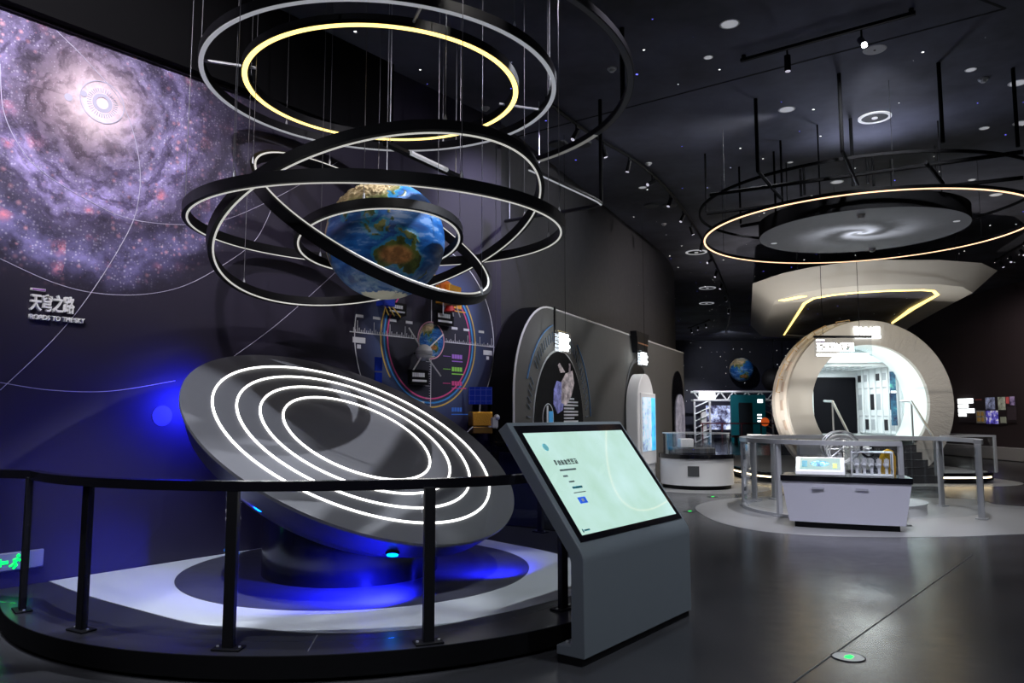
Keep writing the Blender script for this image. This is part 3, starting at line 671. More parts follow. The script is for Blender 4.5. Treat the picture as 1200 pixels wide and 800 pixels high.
for i in range(len(chain) - 1):
    s = seg(chain[i], chain[i + 1]); 
    L = sum((s[k + 1] - s[k]).length for k in range(len(s) - 1)); cut = max(1, int(len(s) * .03))
    a = s[0] + (s[1] - s[0]) * (.05 / max((s[1] - s[0]).length, .01)) if (s[1] - s[0]).length > .05 else s[0]
    e = s[-1] + (s[-2] - s[-1]) * (.05 / max((s[-2] - s[-1]).length, .01)) if (s[-2] - s[-1]).length > .05 else s[-1]
    ribbon([a] + s[1:-1] + [e], .01, .05, HZ - .065, MB()).build('glass_panel', glass, t)

# exit sign low on the wall
s1, ztop = WL.px(51, 642); _, zb = WL.px(51, 663)
t = thing('exit_sign', 'low wall exit sign with green running figure and arrow behind the railing', 'sign', WL.w(s1 - .125, (ztop + zb) / 2, .004), WL.rz)
hh = (ztop - zb)
MB().box((-.105, -.012, 0), (.46, .024, hh)).build('plate', mat('sign_glass_plate', (.3, .31, .38), .3, .1), t, bevel=.012)
b = MB(); b.rect(-.005, .008, -hh * .42, hh * .42, -.026); b.build('door_mark', greenl, t)
b = MB()                                            # running figure
b.ball((-.075, -.027, hh * .3), .014, 12); b.tube([(-.085, -.027, hh * .16), (-.1, -.027, -hh * .05)], .011, 6); b.tube([(-.1, -.027, -hh * .05), (-.085, -.027, -hh * .2), (-.11, -.027, -hh * .38)], .008, 6)
b.tube([(-.1, -.027, -hh * .05), (-.125, -.027, -hh * .2), (-.14, -.027, -hh * .22)], .008, 6); b.tube([(-.088, -.027, hh * .14), (-.062, -.027, hh * .02), (-.05, -.027, hh * .1)], .007, 6); b.tube([(-.088, -.027, hh * .14), (-.115, -.027, hh * .08)], .007, 6)
b.build('running_figure', greenl, t)
b = MB(); b.prism([(-.245, 0), (-.2, hh * .22), (-.2, hh * .08), (-.15, hh * .08), (-.15, -hh * .08), (-.2, -hh * .08), (-.2, -hh * .22)], -.029, -.025, 'y'); b.build('arrow', greenl, t)

# ------------------------------------------------------------------ orbit chart and satellites on the mural wall
cs_, cz_ = 4.66, 2.62
t = thing('orbit_chart', 'round printed orbit chart with coloured circles and a ruler at the wall end', 'chart', WL.w(cs_, cz_, .004), WL.rz)
MB().annul_y(0, 0, .001, 1.36, 0, .004, 96).build('chart_disc', chartm, t)
MB().annul_y(0, 0, 1.335, 1.347, -.004, a0=-.6, a1=.75 * PI + .4).build('outer_circle', printw, t)
MB().annul_y(0, 0, 1.335, 1.347, -.004, a0=.95 * PI, a1=1.25 * PI).build('outer_circle', printw, t)
MB().annul_y(0, 0, .905, .925, -.004, a0=-.52 * PI, a1=1.2 * PI).build('yellow_circle', yellowp, t)
MB().annul_y(0, 0, .845, .868, -.004).build('blue_circle', bluepr, t)
MB().annul_y(0, 0, .79, .81, -.004).build('pink_circle', pinkp, t)
b = MB().rect(-1.42, -.27, -.006, .006, -.005); b.rect(.27, 1.36, -.006, .006, -.005)
for k in range(36):
    x = -1.36 + k * .03
    if x < -.28: b.rect(x - .003, x + .003, 0, .15 if k % 9 == 2 else (.06 if k % 3 == 0 else .035), -.005)
for k in range(36):
    x = .3 + k * .03
    if x < 1.35: b.rect(x - .003, x + .003, 0, .13 if k % 9 == 6 else (.05 if k % 3 == 0 else .03), -.005)
b.rect(-.005, .005, -.93, -.27, -.005)
for k in range(20): b.rect(-.03 if k % 5 else -.1, .005, -.3 - k * .033, -.295 - k * .033, -.005)
b.rect(-.005, .005, .26, 1.3, -.005)
b.build('ruler', printw, t)
for x in (-1.27, -.99, -.71, -.42, .47, .72, 1.05): MB().rect(x - .06, x + .06, .19, .225, -.005).build('ruler_number', printw, t)
for x in (-1.27, 1.2): MB().rect(x - .1, x + .1, -.13, -.06, -.005).build('ruler_caption', printw, t); MB().rect(x - .03, x + .03, -.2, -.15, -.005).build('ruler_number', printw, t)
for z in (-.57, -.86): MB().rect(-.24, -.12, z - .02, z + .02, -.005).build('ruler_number', printw, t)
for nm, mm, z, L, bx in (('violet_caption', mat('violet_caption_print', (.45, .2, .75), .6), -.2, .22, .42), ('green_caption', greenp, -.38, .24, .42), ('pink_caption', pinkp, -.58, .3, .42), ('amber_caption', orangep, .52, .3, .4), ('blue_caption', mat('blue_caption_print', (.08, .25, .8), .6), -.95, .34, .42)):
    b = MB(); [b.rect(bx + .055 * k, bx + .045 + .055 * k, z - .025, z + .035, -.005) for k in range(4)]; b.rect(bx, bx + L, z - .07, z - .055, -.005)
    if z > -.7 and z < .3: b.rect(.24, bx - .03, z - .004, z + .004, -.005)
    b.build(nm, mm, t)
MB().annul_y(0, .0, .245, .262, -.005).build('earth_ring', mat('rose_print', (.75, .4, .5), .6), t)
o = bpy.data.objects.new('earth_picture', EM); col.objects.link(o); o.parent = t; o.scale = (.235, .012, .235); o.location = (0, -.006, 0); o.rotation_euler = (0, 0, 0)
def plate(label, x, z, w, h):
    tt = thing('caption_plate', label, 'label', WL.w(cs_ + x, cz_ + z, .05), WL.rz)
    MB().box((0, 0, 0), (w, .06, h)).build('plate', mat('black_plate', (.004, .004, .006), .3), tt)
    b = MB(); [b.rect(-w * .42 + k * w * .12, -w * .42 + k * w * .12 + w * .1, h * .02, h * .3, -.032) for k in range(6)]; b.rect(-w * .42, w * .4, -h * .3, -h * .16, -.032); b.build('caption', printw, tt)
def cpx(x, y): a, z = WL.at(x, y, .05); return a - cs_, z - cz_
plate('black caption plate just below the globe with a blue satellite beside it', *cpx(464, 362), .32, .16)
plate('black caption plate under the orange satellite on the orbit chart', *cpx(520, 373), .34, .2)
plate('black caption plate under the white spherical satellite on the orbit chart', *cpx(490, 442), .32, .2)
# satellites, each held off the wall by a short stub
def sat(label, px, py, name='satellite_model'):
    a, z = WL.at(px, py, .2); return thing(name, label, 'satellite model', WL.w(a, z, .2), WL.rz)
t = sat('white spherical satellite with four long antennas beside the chart Earth', 497, 413)
MB().ball((0, 0, 0), .11, 24).build('body', white, t)
MB().lathe([(.112, -.03), (.116, 0), (.112, .02)], 24).build('equator_band', steelp, t)
for e in ((-.3, -.02, .3), (.28, -.08, .26), (-.24, -.05, -.24), (.3, -.02, -.3)): MB().tube([Vector(e) * .2, Vector(e)], .01, 6).build('antenna', white, t)
MB().tube([(0, .05, 0), (0, .184, 0)], .012, 8).build('wall_stub', black, t)
t = sat('orange and gold satellite partly behind the sloping black ring', 524, 348)
MB().box((.04, 0, .03), (.34, .22, .26)).build('body', gold, t, rz=.25, bevel=.01)
MB().box((-.12, -.06, .13), (.26, .03, .16), .3).build('panel', orange, t)
MB().lathe([(.001, -.12), (.05, -.12), (.08, -.2), (.07, -.2), (.04, -.14)], 20, (.02, -.03, 0)).build('nozzle', mat('red_paint', (.5, .02, .02), .4), t)
for sx in (-1, .2, 1): MB().tube([(sx * .13, -.05, -.1), (sx * .17, -.09, -.27)], .008, 6).build('strut', steelp, t)
MB().tube([(0, .05, 0), (0, .184, 0)], .015, 8).build('wall_stub', black, t)
t = sat('gold foil satellite with raised blue solar panel low on the wall', 563, 493)
MB().box((0, 0, .03), (.3, .2, .2)).build('body', gold, t, rz=-.5, bevel=.012)
b = MB(); b.box((.12, -.14, -.02), (.12, .08, .14)); b.ball((.16, -.17, .05), .045, 14); b.tube([(.02, -.14, -.08), (.2, -.14, -.1)], .012); b.build('instruments', steelp, t)
MB().box((0, 0, -.13), (.3, .2, .1)).build('lower_deck', mat('bronze_foil', (.25, .14, .04), .35, .7), t, rz=-.5, bevel=.01)
b = MB(); b.cur = 0; b.box((.0, .02, .36), (.34, .02, .25)); b.cur = 1
for k in range(5): b.rect(-.16 + k * .08, -.156 + k * .08, .24, .48, .008)
for k in range(3): b.rect(-.17, .17, .28 + k * .08, .284 + k * .08, .008)
b.xf(Matrix.Rotation(-.75, 4, 'Z'))
b.build('solar_panel', [bluep, mat('cell_line', (.08, .12, .5), .4)], t)
MB().tube([(0, .02, .1), (.02, .02, .3)], .012).build('panel_mast', steelp, t)
MB().tube([(-.16, 0, -.08), (-.42, -.05, -.2)], .008).build('antenna', steelp, t)
MB().tube([(0, .1, 0), (0, .184, 0)], .02, 8).build('wall_stub', black, t)
t = sat('satellite with upright two-cell blue panel showing above the disc edge', 443, 452)
MB().box((0, .0, -.12), (.2, .16, .2)).build('body', gold, t, bevel=.01)
b = MB(); b.box((0, 0, .08), (.11, .02, .17)); b.box((0, 0, .27), (.11, .02, .17)); b.build('solar_panel', bluep, t)
MB().tube([(0, 0, -.05), (0, .0, .02)], .012).build('panel_mast', steelp, t)
MB().tube([(0, .06, -.1), (0, .184, -.1)], .015, 8).build('wall_stub', black, t)
t = sat('blue satellite peeping out under the bottom of the Earth globe', 452, 350)
MB().box((0, 0, 0), (.2, .14, .2)).build('body', mat('blue_foil', (.02, .05, .5), .4), t, bevel=.01)
for sx in (-1, 0, 1): MB().tube([(sx * .06, -.04, -.08), (sx * .1 + .08, -.08, -.22)], .008, 6).build('strut', yellowp, t)
MB().tube([(0, .06, 0), (0, .184, 0)], .015, 8).build('wall_stub', black, t)

# ------------------------------------------------------------------ arch panel along the curved wall
WM = Plane((W0.x + .42 * D2.y, W0.y - .42 * D2.x), D2)        # front face of the panel
sL = WM.px(601, 480)[0]; sR = WM.px(801, 430)[0]
def panel_outline(inset=0):
    top = 3.36 - inset; rr = 1.45
    pts = [(sL + inset, .01)] + [(sL + rr - (rr - inset) * math.cos(PI / 2 * k / 16) , 3.36 - rr + (rr - inset) * math.sin(PI / 2 * k / 16)) for k in range(17)]
    return pts + [(sR - inset, top), (sR - inset, .01)]
t = thing('arch_display_panel', 'long charcoal display panel with rounded end and bright metal edge by the curved wall', 'display wall', WM.O, WM.rz)
MB().prism(panel_outline(), 0.005, .36, 'y').build('body', blackm, t)
MB().prism(panel_outline(.025), -.01, .004, 'y').build('face', mat('panel_charcoal', (.115, .113, .11), .7, spec=.2), t)
e = panel_outline(.012); MB().tube([(p[0], -.006, p[1]) for p in e[:-1]], .018, 6).build('edge_trim', mat('bright_edge', (.7, .7, .7), .5), t)
b = MB(); [b.rect(x - .004, x + .004, .02, 3.3, -.0105, .002) for x in (sL + 2.55, sL + 4.4, sL + 7.2)]
for v in b.v: v.y += .002
b.build('joint', mat('panel_joint', (.015, .015, .016), .6), t)
# first arch: printed niche with ticks and blue arcs
c1 = WM.px(655, 470)[0]; h1 = (WM.px(683, 480)[0] - WM.px(626, 480)[0]) / 2; z1 = WM.px(655, 412)[1]
pr = thing('arch_niche', 'black arched niche print of a spacecraft at the rounded panel end', 'display', WM.w(c1, 0, .012), WM.rz)
MB().prism(arch(0, h1 + .03, .03, z1 - 1.12 * h1), -.01, .0, 'y').build('rim', steelp, pr)
MB().prism(arch(0, h1, .03, z1 - 1.12 * h1), -.02, -.009, 'y').build('printed_face', mat('niche_black', (.008, .008, .01), .7, spec=.12), pr)
kk = h1
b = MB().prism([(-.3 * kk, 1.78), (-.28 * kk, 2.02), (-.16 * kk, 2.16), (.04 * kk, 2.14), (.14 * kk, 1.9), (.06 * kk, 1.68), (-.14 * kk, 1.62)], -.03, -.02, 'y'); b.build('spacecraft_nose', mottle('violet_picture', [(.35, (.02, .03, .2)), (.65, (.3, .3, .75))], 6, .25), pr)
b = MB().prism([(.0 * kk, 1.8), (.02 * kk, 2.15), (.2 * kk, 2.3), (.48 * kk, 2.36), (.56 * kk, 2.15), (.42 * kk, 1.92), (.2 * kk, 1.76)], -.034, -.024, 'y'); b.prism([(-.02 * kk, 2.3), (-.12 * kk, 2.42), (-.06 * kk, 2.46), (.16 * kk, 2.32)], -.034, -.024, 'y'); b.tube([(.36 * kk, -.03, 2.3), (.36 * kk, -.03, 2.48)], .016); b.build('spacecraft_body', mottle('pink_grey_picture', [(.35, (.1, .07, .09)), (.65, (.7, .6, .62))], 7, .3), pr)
MB().annul_y(-.5 * kk, 1.55, .22, .235, -.022).build('inset_circle', printw, pr)
b = MB().rect(-.56 * kk, -.5 * kk, 1.38, 1.75, -.024); b.build('inset_capsule', printw, pr)
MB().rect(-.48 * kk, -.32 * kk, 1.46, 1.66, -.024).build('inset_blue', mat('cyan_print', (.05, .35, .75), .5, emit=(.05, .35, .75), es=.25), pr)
b = MB(); [b.rect(.12 * kk, .12 * kk + (.62 if i % 3 else .45) * kk, 1.86 - i * .055, 1.89 - i * .055, -.024) for i in range(12)]; b.build('caption', printw, pr)
b = MB()
for sgn in (-1, 1):
    for k in range(18):
        a = .2 + .07 * k
        if 4 < k < 7 and sgn < 0: continue
        x, z = sgn * (h1 + .16) * math.cos(a), z1 - 1.12 * h1 + (h1 + .16) * 1.12 * math.sin(a)
        b.tube([(x, -.016, z), (x + sgn * .13 * math.cos(a), -.016, z + .06 + .1 * math.sin(a))], .01, 4)
    for k in range(4): b.tube([(sgn * (h1 + .14), -.016, 1.2 + k * .12), (sgn * (h1 + .27), -.016, 1.22 + k * .12)], .01, 4)
b.build('tick_marking', mat('grey_blue_print', (.12, .15, .2), .6), pr)
b = MB()
for sgn, a0_, a1_ in ((-1, .45, 1.35), (1, .1, 1.0)):
    b.tube([(sgn * (h1 + .42) * math.cos(a), -.018, z1 - 1.12 * h1 + (h1 + .36) * 1.15 * math.sin(a)) for a in np.linspace(a0_, a1_, 14)], .012, 4)
b.build('blue_marking', mat('steel_blue_print', (.08, .2, .4), .5), pr)
def lit_sign(label, x0, y0, x1, y1, ystrap):
    a0_, za = WM.at(x0, y1, .3); a1_, zb_ = WM.at(x1, y0, .3); _, zs = WM.at((x0 + x1) / 2, ystrap, .3)
    tt = thing('lit_sign', label, 'sign', WM.w((a0_ + a1_) / 2, za, .3), WM.rz)
    w, h = a1_ - a0_, zb_ - za
    MB().box((0, 0, h / 2), (w, .05, h)).build('acrylic_block', acrylic, tt)
    b = MB(); n = 5
    for i in range(n): b.rect(-w * .4, w * (.42 if i % 2 else .3), h * (.1 + .17 * i), h * (.1 + .17 * i) + h * .13, -.028)
    b.build('lit_lettering', signw, tt)
    MB().box((-w * .25, .08, (zs - za) / 2 + h * .3), (.05, .02, (zs - za) + .0)).build('strap', black, tt)
    MB().tube([(w * .2, 0, h), (w * .2, 0, CEIL - za)], .004, 5).build('cable', black, tt)
    return tt, za + h / 2
L1, zl1 = lit_sign('glowing white sign hung over the first arched niche', 652, 391, 667, 412, 368)
# second arch: black shade, tall white arched cabinet with screen
xa2, xb2 = WM.at(747, 470, .3)[0], WM.at(767, 470, .3)[0]; c2 = (xa2 + xb2) / 2; hw2 = (xb2 - xa2) / 2; z2 = WM.at(757, 438, .3)[1]; c2r = WM.px(748, 470)[0]
pr = thing('arch_niche', 'dark arched recess behind the tall white screen cabinet', 'display', WM.w(c2r, 0, .018), WM.rz)
MB().prism(arch(-.1, hw2 + .32, .03, z2 + .35 - 1.12 * (hw2 + .3)), -.008, .0, 'y').build('rim', greyd, pr)
MB().prism(arch(-.1, hw2 + .24, .03, z2 + .28 - 1.12 * (hw2 + .24)), -.014, -.007, 'y').build('recess', mat('recess_black', (.004, .004, .005), .4), pr)
pr = thing('arch_cabinet', 'tall white arched cabinet with blue map screen beside the curved wall', 'display cabinet', WM.w(c2, 0, .04), WM.rz)
MB().prism(arch(0, hw2, .01, z2 - 1.12 * hw2), -.26, 0, 'y').build('body', white, pr, bevel=.02)
MB().box((hw2 * .1, -.275, 1.3), (hw2 * 1.7, .04, 1.55)).build('screen_frame', white, pr, bevel=.015)
MB().box((-hw2 * .15, -.298, 1.4), (hw2 * 1.0, .012, 1.15)).build('screen', mottle('map_screen', [(.3, (.08, .12, .25)), (.5, (.45, .6, .75)), (.7, (.75, .85, .9))], 5, .7), pr)
MB().box((hw2 * .6, -.299, 1.4), (hw2 * .45, .014, 1.15)).build('screen_band', mottle('cyan_screen', [(.3, (.02, .25, .6)), (.7, (.1, .65, .9))], 3, .9), pr)
L2, zl2 = lit_sign('glowing white sign hung over the white arched cabinet', 749, 413, 758, 428, 400)
ca2, cb2 = WM.at(742, 403, .1)[0], WM.at(757, 403, .1)[0]; cs2 = (ca2 + cb2) / 2; hb = (cb2 - ca2) / 2
pr = thing('sign_bracket', 'black tapered bracket on the panel top above the white cabinet', 'bracket', WM.w(cs2, WM.px(749, 392)[1], .032), WM.rz)
MB().prism([(-hb, 0), (hb, 0), (hb * .62, -.46), (-hb * .62, -.46)], -.14, 0, 'y').build('body', black, pr); MB().rect(-hb * .78, hb * .78, -.27, -.24, -.146).build('copper_line', mat('copper_line', (.5, .25, .15), .4, .6), pr)
# third arch near the far end
c4 = WM.px(800, 470)[0] - .62
pr = thing('arch_niche', 'narrow pale arched screen at the far end of the curved wall', 'display', WM.w(c4, 0, .012), WM.rz)
MB().prism(arch(-.1, .66, .03, 2.05), -.03, 0, 'y').build('rim', blackgl, pr)
MB().prism(arch(.05, .5, .05, 1.6), -.06, -.03, 'y').build('screen', mottle('lilac_screen', [(.35, (.1, .1, .16)), (.65, (.5, .48, .56))], 3, .35), pr)

lc0 = atY(583, 518, 10.15); t = thing('low_case', 'black low display case with dark glass between the round stage and the arch panel', 'display case', (lc0.x, lc0.y, 0), math.radians(12))
lh = lc0.z
MB().box((.7, .22, .04), (1.3, .34, .08)).build('plinth', blackm, t)
MB().box((.7, .22, lh / 2), (1.34, .34, lh - .1)).build('body', black, t, bevel=.01)
MB().box((.7, .042, lh / 2), (1.2, .012, lh - .3)).build('dark_glass', mat('dark_blue_glass', (.012, .014, .024), .12), t)
MB().box((.7, .22, lh - .025), (1.4, .4, .05)).build('top', blackgl, t, bevel=.006)

# ------------------------------------------------------------------ kiosk in front
KL = atZ(685, 783, 0); KR = atZ(810.6, 721.6, 0); kd = (KR - KL); KW = kd.length; krz = math.atan2(kd.y, kd.x)
t = thing('touch_kiosk', 'grey standing touchscreen kiosk with tilted pale green screen in front of the stage', 'kiosk', (KL.x, KL.y, 0), krz)
sl = Vector((.6, .81)).normalized(); pn = Vector((sl.y, -sl.x)); TOPL = 1.03
bz = .705
front = [(0, .05), (0, bz - .06)] + [(.002, bz - .03), (.012, bz), (.03, bz + .03)]
tipf = Vector((.03, bz + .03)) + sl * (TOPL - .02)
thk = .095
back = [tuple(tipf + pn * thk), (.03 + pn.x * thk + .01, bz - .01), (.1, bz - .06), (.1, .12), (.215, .11), (.215, .05)]
prof = front + [tuple(tipf)] + back
MB().prism(prof, 0, KW, 'x').build('body', greyk, t, bevel=.006)
MB().box((KW / 2, .115, .025), (KW - .01, .19, .05)).build('plinth', black, t)
b = MB(); [b.lathe([(.001, .135), (.008, .13), (.01, .11), (.001, .11)], 10, (x, .165, 0)) for x in (.05, KW / 2, KW - .05)]; b.build('bolt', steelp, t)
def on_screen(x, u, off):                           # x along the kiosk, u up the slope, off out of the face
    p = Vector((.03, bz + .03)) + sl * u - pn * off; return Vector((x, p.x, p.y))
def splate(x0, x1, u0, u1, off, th, name, m, par, bev=0):
    vs = [on_screen(x, u, o_) for o_ in (off, off + th) for x, u in ((x0, u0), (x1, u0), (x1, u1), (x0, u1))]
    return MB().add(vs, [(3, 2, 1, 0), (4, 5, 6, 7), (0, 1, 5, 4), (1, 2, 6, 5), (2, 3, 7, 6), (3, 0, 4, 7)]).build(name, m, par, smooth=False, bevel=bev)
bez = splate(.05, KW - .035, .04, TOPL - .055, .0, .006, 'bezel', blackgl, t)
splate(.105, KW - .09, .085, TOPL - .12, .0062, .002, 'screen', scr, t)
sw_ = KW - .195; su0, su1 = .085, TOPL - .12; sh = su1 - su0
def stext(body, fx, fu, size, m, name, width=None):
    o = text(body, size, m, t, (0, 0, 0), .0004, name, width)
    for v in o.data.vertices: v.co = on_screen(.105 + sw_ * fx + v.co.x, su0 + sh * fu + v.co.z, .0086 - v.co.y)
    return o
ink = mat('dark_ink', (.02, .03, .04), .5); inkg = mat('grey_ink', (.16, .22, .24), .5); tealp = mat('teal_ink', (.03, .3, .4), .5); bluei = mat('blue_ink', (.02, .1, .7), .4, emit=(.02, .15, .95), es=.5)
def spxl(fx0, fx1, fu0, fu1, m, name, h=.0086): return splate(.105 + sw_ * fx0, .105 + sw_ * fx1, su0 + sh * fu0, su0 + sh * fu1, h, .0006, name, m, t)
hd = glyphs(7, .3, .045, ink, t, (0, 0, 0), 'screen_lettering', .0006, 5)
for v in hd.data.vertices: v.co = on_screen(.105 + sw_ * .115 + v.co.x, su0 + sh * .655 + v.co.z, .0086 - v.co.y)
spxl(.125, .275, .595, .612, inkg, 'screen_line'); spxl(.125, .165, .535, .552, inkg, 'screen_line'); spxl(.145, .195, .478, .492, inkg, 'screen_line'); spxl(.145, .235, .415, .436, tealp, 'screen_line'); spxl(.13, .24, .372, .38, inkg, 'screen_line')
bt = spxl(.135, .205, .27, .33, bluei, 'screen_button'); spxl(.16, .182, .285, .315, printw, 'button_mark', .0094)
b = MB()
for k in range(24):
    a0_, a1_ = 2 * PI * k / 24, 2 * PI * (k + 1) / 24
    b.add([on_screen(.105 + sw_ * .12, su0 + sh * .845, .009), on_screen(.105 + sw_ * .12 + .032 * math.cos(a0_), su0 + sh * .845 + .032 * math.sin(a0_), .009), on_screen(.105 + sw_ * .12 + .032 * math.cos(a1_), su0 + sh * .845 + .032 * math.sin(a1_), .009)], [(0, 1, 2)])
b.build('screen_emblem', mat('emblem_teal', (.1, .4, .5), .5, emit=(.2, .55, .6), es=.5), t)
spxl(.02, .03, .02, .05, tealp, 'screen_footer'); spxl(.035, .085, .028, .042, tealp, 'screen_footer')

# ------------------------------------------------------------------ distant curved counter
LC = Vector((4.12, 17.15, 0)); 
t = thing('display_counter', 'curved white display counter with black top and clear case behind the kiosk', 'counter', LC)
def rb(r, z0, z1, name, m, a0_=0, a1_=2 * PI, par=None, bev=0): return MB().lathe([(.001, z0), (r, z0), (r, z1), (.001, z1)], 72, a0=a0_, a1=a1_).build(name, m, par or t, bevel=bev)
rb(.74, 0, .09, 'plinth', black); rb(.8, .09, .66, 'body', white); rb(.83, .66, .75, 'worktop', blackgl)
MB().lathe([(.72, .745), (.725, .745), (.725, 1.2), (.72, 1.2)], 60, closed_prof=True).build('clear_case', acrylic, t)
MB().lathe([(.715, 1.19), (.735, 1.19), (.735, 1.205), (.715, 1.205)], 60, closed_prof=True).build('case_rim', mat('acrylic_edge', (.6, .62, .65), .3), t)
MB().box((-.28, -.2, .98), (.3, .3, .2)).build('exhibit_block', white, t, bevel=.02); MB().box((-.1, 0, .815), (.9, .7, .13)).build('exhibit_base', greyd, t, bevel=.02)
b = MB(); b.box((-.247, -.752, .4), (.24, .03, .22), -.32); b.build('side_recess', greyd, t)
struct(MB().lathe([(.001, 0), (1.45, 0), (1.45, .003), (.001, .003)], 72, (LC.x + .1, LC.y, 0), squash=1).build('floor_inlay_1', inlay2))

# ------------------------------------------------------------------ lander exhibit: floor oval, rail, console
fo = [atZ(*p, 0).to_2d().to_tuple() for p in ((815, 594), (822, 602), (843, 612), (883, 621), (925, 625.5), (967, 628), (1010, 629), (1050, 629.5), (1110, 629), (1167, 627))] + [(8.6, 10.9), (9.15, 12.0), (9.1, 13.3)] + [atZ(*p, 0).to_2d().to_tuple() for p in ((1167, 591), (1133, 585))] + [(6.6, 15.4), (5.2, 15.3)] + [atZ(*p, 0).to_2d().to_tuple() for p in ((857, 584), (830, 588))]
struct(MB().prism(cr(fo, 5), 0, .004, 'z').build('floor_inlay_2', inlay2))
RC = Vector((5.83, 13.05)); R2 = 1.82
t = thing('round_railing', 'silver round railing with glass panels around the rover exhibit', 'railing', (RC.x, RC.y, .004))
ang = lambda p: math.atan2(p[1] - RC.y, p[0] - RC.x)
MB().lathe([(R2 - .055, 1.14), (R2 + .055, 1.14), (R2 + .055, 1.21), (R2 - .055, 1.21)], 100, a0=math.radians(-40), a1=math.radians(-40 + 306), closed_prof=True).build('handrail', steelp, t)
rpost = [(4.16, 13.71), (5.69, 11.23), (7.2, 11.9), (7.59, 13.59), (4.5, 14.3), (4.25, 12.2), (6.3, 14.8), (5.0, 14.66)]
for p in rpost:
    a = ang(p); q = Vector((R2 * math.cos(a), R2 * math.sin(a), 0))
    po = MB().box((0, 0, .57), (.09, .05, 1.14)).build('post', steelp, t, loc=q, rz=a, bevel=.004)
    MB().box((0, 0, .01), (.16, .16, .02)).build('base_plate', steelp, po, bevel=.003)
for a0_, a1_ in ((-92, -42), (-150, -97), (-205, -155), (14, 70), (75, 115), (120, 150)):
    MB().lathe([(R2 - .005, .1), (R2 + .005, .1), (R2 + .005, 1.1), (R2 - .005, 1.1)], 24, a0=math.radians(a0_), a1=math.radians(a1_), closed_prof=True).build('glass_panel', glass, t)
MB().lathe([(R2 - .03, .0), (R2 + .03, .0), (R2 + .03, .05), (R2 - .03, .05)], 48, a0=math.radians(-230), a1=math.radians(-100), closed_prof=True).build('glass_channel', steelp, t)

cl, crr = Vector((3.855, 11.05)), Vector((5.42, 10.4)); cdv = (crr - cl); CW = cdv.length; crz = math.atan2(cdv.y, cdv.x)
t = thing('console_counter', 'low white flared console with black top in front of the silver round railing', 'console', (cl.x, cl.y, .004), crz)
def flare(z, inx, iny, bul=.05):
    n = 12; w0, w1 = inx, CW - inx
    fr_ = [(w0 + (w1 - w0) * k / n, iny - bul * math.sin(PI * k / n)) for k in range(n + 1)]
    return fr_ + [(w1 - .05, .62), (w0 + .05, .62)]
def loft(secs, name, m, par, bev=0):
    b = MB(); k = len(secs[0][1])
    for z, s_ in secs: b.v += [Vector((p[0], p[1], z)) for p in s_]
    for i in range(len(secs) - 1): b.f += [(i * k + q, i * k + (q + 1) % k, (i + 1) * k + (q + 1) % k, (i + 1) * k + q) for q in range(k)]
    b.f += [tuple(range(k))[::-1], tuple((len(secs) - 1) * k + q for q in range(k))]; b.mi = [0] * len(b.f)
    return b.build(name, m, par, bevel=bev)
loft([(0, flare(0, .17, .16)), (.085, flare(0, .17, .16))], 'plinth', black, t)
loft([(.085, flare(0, .1, .1)), (.66, flare(0, .015, .0))], 'body', mat('console_lilac_white', (.62, .62, .72), .38), t)
loft([(.66, flare(0, .0, -.01)), (.74, flare(0, .0, -.02))], 'top', blackgl, t)
b = MB(); [b.box((x, .0, .57), (.16, .01, .03), 0) for x in (.5, 1.06)]
for v in b.v: v.y += -.035
b.build('speaker_slot', mat('slot_grey', (.35, .35, .42), .5), t)
CP = lambda x, y, z: Vector((cl.x, cl.y, .004)) + Vector((x * math.cos(crz) - y * math.sin(crz), x * math.sin(crz) + y * math.cos(crz), z))
t = thing('tablet_stand', 'white wedge tablet with lit picture screen on the low console', 'tablet', CP(.2, .12, .742), crz)
MB().prism([(0, 0), (.02, .05), (.34, .24), (.42, .2), (.42, 0)], 0, .66, 'x').build('housing', white, t, bevel=.01)
tn = Vector((.32, .19)).normalized(); tv = Vector((-tn.y, tn.x))
def tp(x, u, o_): p = Vector((.02, .05)) + tn * u + tv * o_; return Vector((x, p.x, p.y))
def tplate(x0, x1, u0, u1, o_, th, name, m):
    vs = [tp(x, u, q) for q in (o_, o_ + th) for x, u in ((x0, u0), (x1, u0), (x1, u1), (x0, u1))]
    return MB().add(vs, [(3, 2, 1, 0), (4, 5, 6, 7), (0, 1, 5, 4), (1, 2, 6, 5), (2, 3, 7, 6), (3, 0, 4, 7)]).build(name, m, t, smooth=False)
tplate(.06, .6, .05, .33, .0, .006, 'screen', tabscr)
b = MB(); b.add([tp(.33 + .13 * math.cos(a), .19 + .075 * math.sin(a), .007) for a in np.linspace(0, 2 * PI, 20, endpoint=False)], [tuple(range(20))]); b.build('screen_picture', mottle('capsule_picture', [(.35, (.01, .08, .2)), (.55, (.1, .4, .6)), (.7, (.6, .85, .85))], 14, .7), t)
tplate(.09, .16, .1, .26, .006, .0015, 'screen_caption', tealp); tplate(.5, .56, .08, .2, .006, .0015, 'screen_emblem', mat('pale_yellow_ink', (.5, .6, .2), .5, emit=(.5, .7, .2), es=.4))
gb = CP(.95, .14, .742)
t = thing('acrylic_case', 'clear acrylic case holding white glove models on the low console', 'display case', gb, crz)
b = MB(); W_, D_, H_ = .52, .34, .33
for x, y, dx, dy in ((W_ / 2, 0, W_, .01), (W_ / 2, D_, W_, .01), (0, D_ / 2, .01, D_), (W_, D_ / 2, .01, D_)): b.box((x, y, H_ / 2), (dx, dy, H_))
b.build('side_panes', acrylic, t)
MB().box((W_ / 2, D_ / 2, H_ + .004), (W_ + .02, D_ + .02, .012)).build('lid', acrylic, t)
